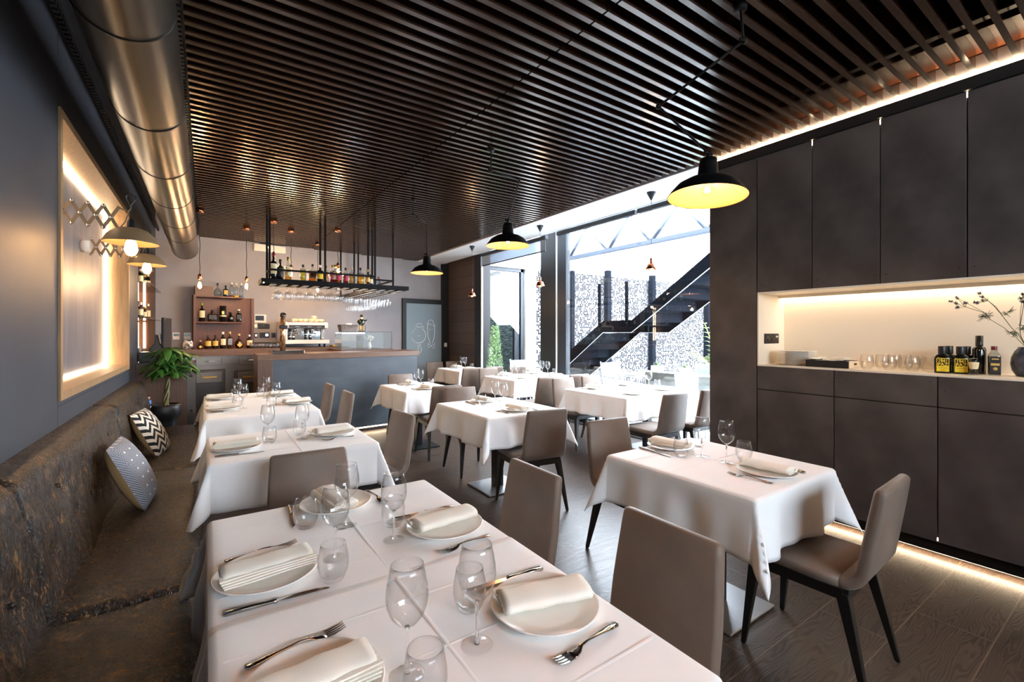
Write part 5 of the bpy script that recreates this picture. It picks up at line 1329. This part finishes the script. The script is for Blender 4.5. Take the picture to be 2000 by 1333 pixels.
# ================================================================ potted tree in the corner
pl = thing('potted_tree', (-.36, 6.12, 0), 0, 'small braided money tree in a black pot behind the banquette end', 'potted plant')
POTZ = at_y(335, 789, 6.12).z
pt_ = MB().lathe([(.09, 0), (.10, .01), (.10, POTZ - .20), (.105, POTZ - .17), (.135, POTZ - .12), (.142, POTZ - .07), (.135, POTZ - .02), (.125, POTZ), (.115, POTZ), (.118, POTZ - .03), (1e-5, POTZ - .03)], 40).build('pot', M['pot_black'], pl)
MB().lathe([(.117, POTZ - .028), (.08, POTZ - .016), (1e-5, POTZ - .01)], 24, close=False).build('soil', M['terracotta'], pt_)
m = MB()
H = .40
for k in range(3):
    m.tube([(.016 * (1 - .3 * t) * math.cos(k * 2.09 + t * 7) + .03 * t, .016 * math.sin(k * 2.09 + t * 7), POTZ - .02 + H * t) for t in [i / 24 for i in range(25)]], [.014 - .007 * i / 24 for i in range(25)], 8)
m.build('trunk', M['trunk'], pl)
rn = random.Random(11)
def leaf(mb, base, d, L, W, droop):
    d = Vector(d).normalized(); side = d.cross(Vector((0, 0, 1))).normalized(); vs = []; n = 6
    for i in range(n + 1):
        t = i / n; c = Vector(base) + d * L * t + Vector((0, 0, -droop * t * t)); wv = W * math.sin(PI * min(1, .08 + t * .92)) ** .8 * (1 if i < n else .0)
        vs += [c - side * wv, c + Vector((0, 0, -.12 * W)), c + side * wv]
    fs = []
    for i in range(n): fs += [(3 * i, 3 * i + 1, 3 * i + 4, 3 * i + 3), (3 * i + 1, 3 * i + 2, 3 * i + 5, 3 * i + 4)]
    mb.add(vs, fs, 0, True)
top = Vector((.03, 0, POTZ + H - .02)); lv = MB(); pe = MB()
for k in range(24):
    az = k * 2.4 + rn.uniform(-.2, .2); el = rn.uniform(-.05, 1.35) if k > 2 else 1.35
    L = rn.uniform(.05, .24); hub = top + Vector((math.cos(az) * math.cos(el), math.sin(az) * math.cos(el), math.sin(el))) * L + Vector((0, 0, -.02 + .1 * (k % 3 == 0)))
    if hub.x < -.16: hub.x = -.16
    if hub.y > .08: hub.y = .08
    pe.tube([top, top.lerp(hub, .6) + Vector((0, 0, .03)), hub], .003, 5)
    for q in range(6):
        a2 = q * 1.047 + az; dd = Vector((math.cos(a2), math.sin(a2), rn.uniform(-.35, .15)))
        LL_ = rn.uniform(.13, .20)
        if hub.x + dd.x * LL_ < -.25: dd.x = abs(dd.x) * .3
        leaf(lv, hub, dd, LL_, rn.uniform(.026, .038), rn.uniform(.05, .11))
lv.build('foliage', M['leaf'], pl); pe.build('leaf_stalk', M['cap_green'], pl)
dl_ = thing('little_doll', (-.50, 6.06, 0), 0, 'small painted figure in blue leaning over a dark stand beside the pot', 'figurine')
zc = at_y(316, 790, 6.06).z / .62; dl_.scale = (.62, .62, .62)
MB().lathe([(.055, 0), (.055, zc - .02), (.04, zc)], 18).build('stand', M['b_dark'], dl_)
MB().lathe([(.028, zc), (.045, zc + .02), (.040, zc + .07), (.018, zc + .095), (1e-5, zc + .10)], 16).build('torso', M['blue_paint'], dl_)
MB().tube([(.03, -.01, zc + .08), (.0, -.055, zc + .05), (-.05, -.05, zc + .07)], [.014, .012, .009], 8).tube([(-.03, .0, zc + .08), (-.05, -.04, zc + .06), (-.075, -.04, zc + .08)], [.014, .012, .009], 8).build('arm', M['blue_paint'], dl_)
MB().sphere((.0, -.012, zc + .125), .027, 16, 12).sphere((.0, -.040, zc + .122), .006, 8, 6).sphere((-.075, -.045, zc + .085), .010, 8, 6).build('head', M['skin'], dl_)
MB().sphere((.0, -.004, zc + .136), .027, 16, 10).build('hair', M['cap_black'], dl_)
# ---------------------------------------------------------------- recess with glass shelves beside the bar
rec = thing('bottle_recess', (LX, 7.6, 0), 0, 'lit wall recess with glass shelves and small bottles beside the bar', 'shelf')
RX = -.898
def rb(*a): return MB().box(a[0] - LX, a[1] - LX, a[2] - 7.6, a[3] - 7.6, a[4], a[5])
rb(-.90, RX + .004, 6.67, 8.62, 1.02, 2.62).build('back_panel', M['bar_wood_v'], rec)
rb(RX + .004, LX + .005, 8.60, 8.618, 1.02, 2.62).build('side_board', M['bar_wood_v'], rec)
for xx in (-.845, -.765):
    for za, zb in ((1.22, 1.60), (1.66, 2.18)): rb(xx, xx + .022, 8.585, 8.60, za, zb).build('light_tube', M['led'], rec)
shz = (1.615, 2.03)
for z in shz: rb(RX + .005, LX + .10, 6.75, 8.4, z, z + .008).build('glass_shelf', M['vitrine'], rec)
rn = random.Random(3)
for zi, z in enumerate(shz):
    for k in range(7):
        y = 7.0 + k * .215; st = ('spirit', 'tall', 'squat', 'short')[k % 4]; gl_ = ('b_clear', 'b_clear', 'b_green', 'b_brown')[(k + zi) % 4]
        cp = ('cap_red', 'cap_white', 'cap_black', 'cap_gold')[k % 4]
        bottle((-.72 + .05 * (k % 2), y, z + .008), .17 + .03 * (k % 3), .032, st, M[gl_], M[cp], '%s bottle with %s on the %s glass shelf of the wall recess' % ({'b_clear': 'clear', 'b_green': 'green', 'b_brown': 'brown'}[gl_], M[cp].name.replace('_', ' '), ('lower', 'upper')[zi]), M['paper'] if k % 2 else None, group='bottles on the glass shelves of the recess')
# ================================================================ things in the white niche on the right
NZ = 1.187
pz = at_z(1548, 711, NZ)
g0 = None
for k in range(13):
    px_, py_ = 4.03, 1.755
    zz = NZ + k * .0088
    lab = 'white plate on top of the stack in the lit shelf' if k == 12 else 'white plate within the tall stack in the lit shelf'
    if g0 is None:
        g0 = MB().lathe([(1e-5, 0), (.085, 0), (.092, .003), (.140, .0075), (.142, .009), (.138, .0095), (.09, .0055), (1e-5, .0045)], 48).build('stacked_plate', M['china'], loc=(px_, py_, zz)); tag(g0, lab, 'plate', 'stack of plates in the lit shelf'); TREES[g0.name] = []
    else: dup(g0, (px_ + .001 * math.sin(k * 3), py_, zz), 0, lab)
ty0, ty1 = 1.335, 1.62
tr = thing('tray', (3.87, ty0, NZ), 0, 'black cutlery tray full of sachets in the lit shelf', 'tray')
m = MB(); m.box(0, .006, 0, ty1 - ty0, 0, .052); m.box(.214, .22, 0, ty1 - ty0, 0, .052); m.box(.006, .214, ty1 - ty0 - .006, ty1 - ty0, 0, .052); m.box(.006, .214, .006, ty1 - ty0 - .006, 0, .005)
m.build('body', M['cap_black'], tr)
m = MB(); m.box(0, .22, -.004, .002, 0, .052); m.build('end_face', M['cream_cup'], tr); MB().box(.085, .135, -.005, -.0042, .022, .036).build('grip_slot', M['cap_black'], tr)
rn = random.Random(5); sa0 = None
for k in range(16):
    x, y = 3.90 + rn.uniform(0, .16), ty0 + .03 + rn.uniform(0, .22); z = NZ + .040 + .0022 * k
    if sa0 is None: sa0 = MB().box(-.035, .035, -.022, .022, 0, .003).build('sachet', M['napkin'], loc=(x, y, z), rotz=.3); tag(sa0, 'paper sachet heaped in the black tray', 'sachet', 'sachets in the black tray'); TREES[sa0.name] = []
    else: dup(sa0, (x, y, z), rn.uniform(0, 3), 'paper sachet heaped in the black tray')
for k in (0, 1):
    o = MB().box(-.024, .024, -.024, .024, 0, .052).build('salt_block', M['cream_cup'], bevel=.006, loc=(4.08 + .035 * k, 1.315 + .055 * (1 - k) , NZ)); tag(o, 'small cream block shaker behind the tray, ' + ('left' if k == 0 else 'right') + ' one', 'shaker', 'pair of cream shakers')
    o.location.x = 4.13; o.location.y = 1.40 - .06 * k
xs = [(3.96, 1.255), (3.98, 1.13), (4.00, 1.01), (4.06, 1.195), (4.08, 1.07), (4.10, .955), (4.155, 1.15), (4.165, 1.03)]
XL = ['front row, nearest the tray', 'front row, middle', 'front row, nearest the bottles', 'middle row, nearest the tray', 'middle row, centre', 'middle row, nearest the bottles', 'back row, nearer the tray', 'back row, nearer the bottles']
for k, (x, y) in enumerate(xs): place('tumbler', x, y, NZ, 0, 'empty tumbler in the lit shelf cluster, ' + XL[k], 'tumblers in the lit shelf')
def paz(x, y, rz, label):
    n = [(-1, -.6), (-.75, -1), (.75, -1), (1, -.6), (1, .6), (.75, 1), (-.75, 1), (-1, .6)]
    o = MB().loft([[(a * .040 * q, b * .026 * q, z) for a, b in n] for q, z in ((.95, 0), (1, .006), (1, .092), (.93, .106), (.72, .118), (.48, .124))], 0, True).build('liqueur_bottle', M['b_dark'], loc=(x, y, NZ), rotz=rz)
    tag(o, label, 'bottle', 'black bottles with yellow labels')
    MB().lathe([(.021, .122), (.022, .126), (.022, .172), (.021, .174)], 24).build('cap', M['cap_black'], o)
    lb_ = MB().box(-.030, .030, -.0272, -.0262, .010, .096).build('label', M['lime'], o)
    MB().box(-.027, .027, -.0278, -.0272, .046, .092).build('label_print', M['ink'], lb_)
    for txt, z, s in (('1941', .069, .0285), ('PAZ', .047, .0285)):
        cu = bpy.data.curves.new('lettering', 'FONT'); cu.body = txt; cu.size = s; cu.align_x = 'CENTER'; cu.extrude = .0003; cu.offset = .0006; cu.materials.append(M['lime'])
        tt = bpy.data.objects.new('text', cu); COL.objects.link(tt); bpy.context.view_layer.update(); me = bpy.data.meshes.new_from_object(tt.evaluated_get(bpy.context.evaluated_depsgraph_get())); bpy.data.objects.remove(tt); t = bpy.data.objects.new('lettering', me); COL.objects.link(t); t.parent = lb_; t.location = (0, -.0282, z); t.rotation_euler = (PI / 2, 0, 0); t.scale = (.80 if txt == '1941' else .98, 1, 1)
    m = MB(); m.box(-.020, .020, -.0275, -.0272, .032, .034); m.box(-.012, .012, -.0275, -.0272, .018, .020); m.build('small_print', M['ink'], lb_)
paz(3.985, .855, -1.30, 'black bottle with yellow label, front one nearer the tumblers'); paz(4.0, .772, -1.28, 'black bottle with yellow label, front one nearer the oil bottles')
paz(4.085, .845, -1.30, 'black bottle half hidden behind the one nearer the tumblers'); paz(4.09, .762, -1.28, 'black bottle half hidden behind the one nearer the oil bottles')
p = (4.01, .695); o = MB().lathe([(.030, 0), (.032, .004), (.032, .155), (.028, .168), (.0165, .176), (.0165, .20), (.0165, .242), (1e-5, .243)], 28).build('oil_bottle', M['b_dark'], loc=(4.07, .70, NZ)); tag(o, 'tall slim dark oil bottle with black sleeve on the lit shelf', 'bottle')
MB().lathe([(.0175, .178), (.018, .182), (.018, .243), (1e-5, .244)], 24).build('sleeve', M['cap_black'], o)
o = MB().lathe([(.017, 0), (.022, .004), (.018, .035), (.021, .05), (.024, .08), (.022, .098), (.016, .104)], 22).build('salt_grinder', M['b_clear'], loc=(3.96, .705, NZ)); tag(o, 'small glass grinder with pale label before the oil bottle', 'grinder')
MB().lathe([(.0182, .036), (.0215, .05), (.0243, .078)], 22, close=False).build('label', M['paper'], o); MB().lathe([(.015, .006), (.016, .03), (1e-5, .031)], 16).build('filling', M['b_dark'], o)
o = MB().loft([[(a * .026 * q, b * .026 * q, z) for a, b in ((-1, -.8), (-.8, -1), (.8, -1), (1, -.8), (1, .8), (.8, 1), (-.8, 1), (-1, .8))] for q, z in ((.96, 0), (1, .004), (1, .118), (.8, .132), (.5, .146), (.46, .160))], 0, True).build('vinegar_bottle', M['b_clear'], loc=(4.03, .628, NZ), rotz=-1.25); tag(o, 'square vinegar bottle with red cap and pictured black label', 'bottle')
MB().loft([[(a * .0245 * q, b * .0245 * q, z) for a, b in ((-1, -.8), (-.8, -1), (.8, -1), (1, -.8), (1, .8), (.8, 1), (-.8, 1), (-1, .8))] for q, z in ((1, .004), (1, .115))], 0, True).build('vinegar', M['b_dark'], o)
MB().lathe([(.0135, .155), (.014, .158), (.014, .176), (.0135, .178)], 20).build('cap', M['cap_red'], o)
lb_ = MB().box(-.023, .023, -.0275, -.0262, .012, .114).build('label', M['ink'], o)
m = MB(); m.box(-.015, .015, -.0280, -.0275, .096, .104); m.box(-.019, .019, -.0280, -.0275, .060, .074); m.cyl((0, -.0280, .040), (0, -.0275, .040), .010, seg=18); m.build('label_picture', M['paper_gold'], lb_)
# vase and thistle-like flowers
vx, vy = 4.06, .498
va = thing('vase_of_flowers', (vx, vy, NZ), 0, 'blue-black patterned vase of violet thistle flowers, cut by the frame', 'flowers')
MB().lathe([(.035, 0), (.045, .004), (.062, .035), (.068, .075), (.064, .115), (.050, .150), (.036, .170), (.036, .176), (.032, .176), (.033, .165), (1e-5, .12)], 40).build('vase', M['vase'], va)
m = MB(); fl = MB(); lf = MB(); fr = MB(); rn = random.Random(9)
def on(px, py, x): 
    q = at_x(px, py, x); return Vector((q.x - vx, q.y - vy, q.z - NZ))
mouth = Vector((0, 0, .168))
def flower_head(c, s=.014, col=fl):
    for k in range(22):
        d = Vector((rn.gauss(0, 1), rn.gauss(0, 1), rn.gauss(0, 1))).normalized()
        col.add([c, c + d.orthogonal().normalized() * .0022, c + d * s, c - d.orthogonal().normalized() * .0022], [(0, 1, 2, 3)], 0, False)
        e = d.cross(d.orthogonal()).normalized() * .0022
        col.add([c + d * s * .35 + e, c + d * s, c + d * s * .35 - e], [(0, 1, 2)])
def fern(p0, p1, n=12, L=.03):
    for i in range(n):
        t = i / n; b = p0.lerp(p1, t)
        for s in range(3):
            d = Vector((rn.gauss(0, 1), rn.gauss(0, 1), rn.gauss(0, .8) + .2)).normalized(); e = b + d * L * rn.uniform(.5, 1)
            fr.tube([b, b.lerp(e, .6), e], .0009, 4)
            for q in (.5, .8): fr.tube([b.lerp(e, q), b.lerp(e, q) + Vector((rn.gauss(0, 1), rn.gauss(0, 1), rn.gauss(0, 1))).normalized() * .008], .0007, 4)
SX = 3.99
for pts, heads in ((((1985, 660), (1960, 640), (1935, 625), (1925, 612), (1886, 600)), ((1857, 589), (1869, 582), (1867, 593), (1870, 601), (1886, 592))),
                   (((1990, 655), (1975, 640), (1960, 620), (1945, 600), (1930, 588)), ((1909, 592), (1913, 573), (1917, 580), (1920, 587), (1904, 591))),
                   (((1993, 655), (1992, 640), (1997, 610), (2000, 590)), ((1993, 583), (1998, 575), (2004, 580), (1996, 589)))):
    P = [mouth] + [on(x, y, SX) for x, y in pts]
    m.tube(P, .0016, 6)
    m.tube([P[-3], P[-2] + Vector((0, .008, .006)), on(*heads[1], SX)], .0012, 5)
    for h in heads:
        c = on(h[0], h[1], SX - rn.uniform(-.01, .015)); m.tube([P[-1], c], .0012, 5); flower_head(c, .016)
    d = (P[-1] - P[-2]).normalized()
    leaf(lf, P[-1], d + Vector((0, .4, -.2)), .035, .006, .01); leaf(lf, P[-1], d + Vector((0, -.5, .3)), .03, .006, .01)
fern(on(1930, 617, SX), on(1918, 620, SX), 14, .04); fern(on(1962, 616, SX), on(1975, 606, SX), 10, .035); fern(on(1985, 655, SX), on(1970, 648, SX), 12, .03); fern(on(1995, 645, SX), on(1999, 635, SX), 10, .03)
m.build('stems', M['stem_green'], va); fl.build('petals', M['purple_dark'], va); lf.build('leaves', M['leaf'], va); fr.build('fern_sprays', M['stem_green'], va)

# small things on the back counter and the wall edge
s_, z_ = at_back(652, 676, .42); sc_ = MB().lathe([(.04, 0), (.075, .008), (.07, .012), (.075, .02), (.07, .024), (.076, .032), (.07, .034), (1e-5, .030)], 28).build('saucer_stack', M['cap_gold'], loc=(back(s_, .42, 0).x, back(s_, .42, 0).y, BZ)); tag(sc_, 'small stack of golden saucers between coffee machine and glass case', 'saucers')
q = at_x(273.5, 685, -.62); cc = MB().tube([(q.x + .012 * math.cos(k * .8), q.y + .012 * math.sin(k * .8), 1.15 + .0021 * k) for k in range(70)], .003, 6).build('coiled_cord', M['plastic_white']); tag(cc, 'white coiled cord hanging at the edge of the slate wall', 'cord')
rc_ = MB().tube([(3.4, .2, 3.13), (3.45, .6, 3.125), (3.43, .95, 3.128), (3.3, 1.2, 3.2)], .006, 6).build('red_cable', mat('red_cable_sheath', (150, 24, 20), .5)); tag(rc_, 'red cable glimpsed between the ceiling slats', 'cable')
# ================================================================ terrace
bx(5.9, 16, 8.35, 8.45, 0, 2.92).build('wall_screen', M['sequin'], kind='structure')
bx(13.4, 13.5, -3, 8.3, 0, 2.6).build('wall_terrace_end', M['outdoor_white'], kind='structure')
for px, z1, wd in ((1117, 2.95, .10), (1188, 3.05, .13), (1275, 3.05, .14), (1384, 3.0, .16)):
    p = at_y(px, 650, 8.22); o = bx(p.x - wd / 2, p.x + wd / 2, 8.17, 8.17 + wd, -.02, z1).build('screen_post', M['steel_blue']); tag(o, {1117: 'dark steel post of the tiled screen, beside the window edge', 1188: 'dark steel post of the tiled screen rising behind the stair landing', 1275: 'dark steel post of the tiled screen behind the upper stair flight', 1384: 'dark steel post of the tiled screen beside the cabinet edge'}[px], 'post', 'posts of the tiled screen')
# annex
w = MB(); w.box(4.74, 4.80, 7.75, 7.9, -.02, 3.3)
ax1 = at_y(1027, 600, 7.8).x; ax2 = at_y(1047, 600, 7.8).x; axl = at_y(941, 600, 7.8).x
_t = at_y(985, 522, 7.8).z
w = MB(); w.box(ax1, ax2, 7.8, 8.0, -.02, 3.6); w.box(4.72, ax1, 7.8, 8.0, _t, 3.6); w.box(4.72, axl, 7.8, 8.0, -.02, _t)
w.build('wall_annex', M['outdoor_white'], kind='structure')
w = MB(); w.box(ax1 - .10, ax1 - .03, 7.84, 7.92, 0, _t); w.box(axl, ax1, 7.84, 7.92, _t - .07, _t); w.box(ax1 - .24, ax1 - .12, 7.88, 7.95, 0, _t - .07); an = w.build('window_3', M['frame'], kind='structure')
bx(axl, ax1, 7.87, 7.876, 0, _t - .07).build('pane', M['pane'], an)
bx(4.72, 7.6, 9.3, 9.4, -.02, 2.75).build('wall_stone', M['stone'], kind='structure')
w = MB(); w.box(4.74, 5.88, 8.0, 9.3, 2.75, 2.85); w.build('ceiling_annex', M['outdoor_white'], kind='structure')
lamp_area('annex_wall_washer', (5.1, 9.1, 2.7), (math.radians(20), 0, 0), .5, .05, .7, (1, .85, .3))
# stair parallel to the window
st = thing('steel_stair', (0, 0, 0), 0, 'dark steel outdoor stair with a landing seen through the large window', 'staircase')
xs0, xs1 = 5.80, 6.78
ya, yb = 5.67, 5.03; zl = 1.655; hb_ = .205
SL = .62
def zfl(y): return zl - (y - ya) * SL if y > ya else (zl if y >= yb else zl + (yb - y) * SL * 1.06)
prof = [(8.25, max(.0, zfl(8.25))), (ya, zl), (yb, zl), (1.4, zfl(1.4))]
for i, x in enumerate((xs0, xs1)):
    poly = [(8.12, .0), (7.98, .22), (ya, zl), (yb, zl), (1.4, zfl(1.4)), (1.4, zfl(1.4) - .25), (yb, zl - hb_), (ya, zl - hb_), (7.82, 0)]
    MB().prism(poly, x, x + .012, 'x').build('stringer', M['steel_blue'], st)
    m = MB().tube([(x - .004, ya + (7.8 - ya) * 1, .0), (x - .004, ya, zl - hb_), (x - .004, yb, zl - hb_), (x - .004, 1.4, zfl(1.4) - .25)], .006, 4); m.build('stringer_edge', M['white_paint'], st)
n = 0; y = ya + .13
while y < 7.9:
    z = zfl(y) - .12
    if z > .1: MB().box(xs0 + .012, xs1, y - .14, y + .14, z, z + .03).box(xs0 + .012, xs1, y - .145, y - .135, z, z + .168).build('step', M['steel_blue'], st)
    y += .27
MB().box(xs0 + .012, xs1, yb, ya, zl - .09, zl - .06).box(xs0 + .4, xs0 + .44, yb, ya, zl - .19, zl - .09).build('landing', M['steel_blue'], st)
y = yb - .13
while y > 1.6:
    z = zfl(y) - .12; MB().box(xs0 + .012, xs1, y - .14, y + .14, z, z + .03).box(xs0 + .012, xs1, y - .145, y - .135, z, z + .176).build('step', M['steel_blue'], st)
    y -= .27
for px, pt2 in ((1171, 555), (1224, 550)):
    p = at_x(px, 630, xs0); zt_ = at_x(px, pt2, xs0).z; MB().box(xs0 - .02, xs0 + .02, p.y - .02, p.y + .02, zl - .1, zt_).build('rail_post', M['steel_blue'], st)
# roof truss above the terrace
tr_ = thing('roof_truss', (0, 0, 0), 0, 'pale steel lattice truss above the terrace behind the window', 'truss')
TXX = 5.62
def tp_(px, py): q = at_x(px, py, TXX); return Vector((TXX, q.y, q.z))
bot = [tp_(1112, 505), tp_(1188, 490), tp_(1272, 472), tp_(1382, 452)]; topn = [tp_(1146, 440), tp_(1228, 419), tp_(1328, 393)]
zb_ = sum(p.z for p in bot) / 4; zt_ = sum(p.z for p in topn) / 3
for p in bot: p.z = zb_
for p in topn: p.z = zt_
dy = (bot[3].y - bot[0].y) / 3
MB().box(TXX - .03, TXX + .03, bot[3].y - 1.5, bot[0].y + .6, zb_ - .035, zb_ + .035).build('lower_chord', M['truss'], tr_); MB().box(TXX - .03, TXX + .03, bot[3].y - 1.5, bot[0].y + .6, zt_ - .02, zt_ + .05).build('upper_chord', M['truss'], tr_)
for i in range(3):
    MB().cyl(bot[i], topn[i], .03, seg=8).build('strut', M['truss'], tr_); MB().cyl(topn[i], bot[i + 1], .03, seg=8).build('strut', M['truss'], tr_)
MB().cyl(bot[3], bot[3] + Vector((0, dy * .5, zt_ - zb_)), .03, seg=8).build('strut', M['truss'], tr_)
# outdoor furniture
def outdoor_table(x, y, sx, sy, label):
    t = thing('outdoor_table', (x, y, -.02), 0, label, 'table', 'white tables on the terrace')
    MB().box(-sx / 2, sx / 2, -sy / 2, sy / 2, .73, .76).build('table_top', M['outdoor_white'], t, bevel=.005)
    for a in (-1, 1):
        for b in (-1, 1): MB().box(a * (sx / 2 - .05) - .02, a * (sx / 2 - .05) + .02, b * (sy / 2 - .05) - .02, b * (sy / 2 - .05) + .02, 0, .73).build('leg', M['outdoor_white'], t)
    return t
def outdoor_chair(x, y, rz, label, first=[None]):
    if first[0]: return dup(first[0], (x, y, -.02), math.radians(rz), label)
    t = thing('outdoor_chair', (x, y, -.02), math.radians(rz), label, 'chair', 'white sling chairs on the terrace')
    MB().box(-.24, .24, -.22, .24, .43, .445).build('seat', M['mesh_white'], t)
    MB().prism([(-.22, .44), (-.20, .44), (-.27, .90), (-.29, .90)], -.23, .23, 'x').build('backrest', M['mesh_white'], t)
    for s in (-1, 1):
        MB().tube([(s * .25, .22, 0), (s * .25, .22, .62), (s * .25, -.20, .64)], .014, 8).build('armrest', M['outdoor_white'], t)
        MB().tube([(s * .25, -.16, 0), (s * .25, -.20, .44), (s * .25, -.285, .92)], .014, 8).build('leg', M['outdoor_white'], t)
    first[0] = t; TREES[t.name] = [(c, []) for c in kids(t)]
    return t
outdoor_table(6.45, 4.45, 1.0, 2.1, 'long white outdoor table under the stair landing')
outdoor_table(5.44, 6.92, .6, .5, 'white outdoor table at the foot of the stair')
outdoor_chair(7.25, 4.0, 90, 'white sling chair beyond the long terrace table, beside the palm'); outdoor_chair(7.25, 4.75, 90, 'white sling chair beyond the long terrace table, its middle seat')
outdoor_chair(5.62, 3.35, -70, 'white sling chair at the near side of the long terrace table'); outdoor_chair(6.45, 5.85, 180, 'white sling chair at the head of the long terrace table under the stairs')
outdoor_chair(5.62, 4.15, -85, 'white sling chair before the long terrace table, close to the glass'); outdoor_chair(5.44, 7.42, 180, 'white sling chair seen through the terrace door')
def planter(x, y, z, s, label, fc):
    t = thing('cube_planter', (x, y, z), 0, label, 'planter'); MB().box(-s / 2, s / 2, -s / 2, s / 2, 0, s).build('box', M['outdoor_white'], t, bevel=.004)
    a = MB(); b = MB(); r = random.Random(int(x * 100))
    for k in range(16):
        d = Vector((r.uniform(-1, 1), r.uniform(-1, 1), r.uniform(.1, 1))).normalized(); leaf(a, (0, 0, s), d, s * .55, s * .10, .01)
        if k < 9: b.sphere((d.x * s * .35, d.y * s * .35, s + d.z * s * .35), s * .09, 8, 6)
    a.build('leaves', M['leaf_light'], t); b.build('blossoms', fc, t); return t
p = at_z(1047, 735, .775); planter(5.5, 6.9, .74, .17, 'white cube planter with magenta flower on the terrace table', mat('magenta_petals', (150, 50, 150), .6))
planter(6.35, 4.95, .74, .15, 'white cube planter with dusky flowers on the long terrace table', M['purple']); planter(6.35, 4.4, .74, .14, 'white cube planter with pale blue flowers on the long terrace table', mat('pale_blue_petals', (150, 160, 180), .6))
# palm beside the cabinet edge, conifer by the terrace door
pm = thing('potted_palm', (8.5, 4.95, -.02), 0, 'light green palm beyond the window beside the cabinet edge', 'plant')
MB().lathe([(.16, 0), (.2, .02), (.24, .40), (.22, .42), (1e-5, .38)], 24).build('pot', M['outdoor_white'], pm)
rn = random.Random(21)
for k in range(13):
    az = k * 2.4; el = rn.uniform(.5, 1.2); L = rn.uniform(1.1, 1.5); f = MB(); pts = []
    for i in range(13):
        t = i / 12; r = L * t * math.cos(el) ; z = .4 + L * t * math.sin(el) - .6 * t * t * (1.3 - el)
        pts.append(Vector((math.cos(az) * r, math.sin(az) * r, z)))
    f.tube(pts, .008, 5)
    for i in range(2, 13):
        d = (pts[i] - pts[i - 1]).normalized(); sd = d.cross(Vector((0, 0, 1))).normalized()
        for s in (-1, 1): leaf(f, pts[i], d * .6 + sd * s * .8 + Vector((0, 0, .15)), .30 * (1.1 - abs(i / 12 - .4)), .013, .10)
    f.build('frond', M['leaf_light'], pm)
cx_ = at_y(949, 700, 7.35); co = thing('conifer', (4.66, 7.45, -.02), 0, 'pale green potted conifer just outside the terrace door', 'plant')
MB().lathe([(.12, 0), (.16, .35), (.15, .36), (1e-5, .33)], 20).build('pot', M['outdoor_white'], co)
m = MB(); rn = random.Random(2)
for k in range(900):
    z = rn.uniform(.35, 1.58); R_ = .17 * (1 - (z - .35) / 1.3) ** .7 + .02; a = rn.uniform(0, 6.283); r = R_ * rn.uniform(.6, 1)
    c = Vector((r * math.cos(a), r * math.sin(a), z)); d = Vector((math.cos(a), math.sin(a), rn.uniform(.2, 1.2)))
    leaf(m, c, d, .05, .012, -.01)
m.build('foliage', M['conifer'], co)
# end: thin leaf meshes get a real thickness
for o in list(bpy.data.objects):
    if o.type == 'MESH' and o.name.split('.')[0] in ('foliage', 'leaves', 'frond') and not o.modifiers:
        s_ = o.modifiers.new('thickness', 'SOLIDIFY'); s_.thickness = .0008
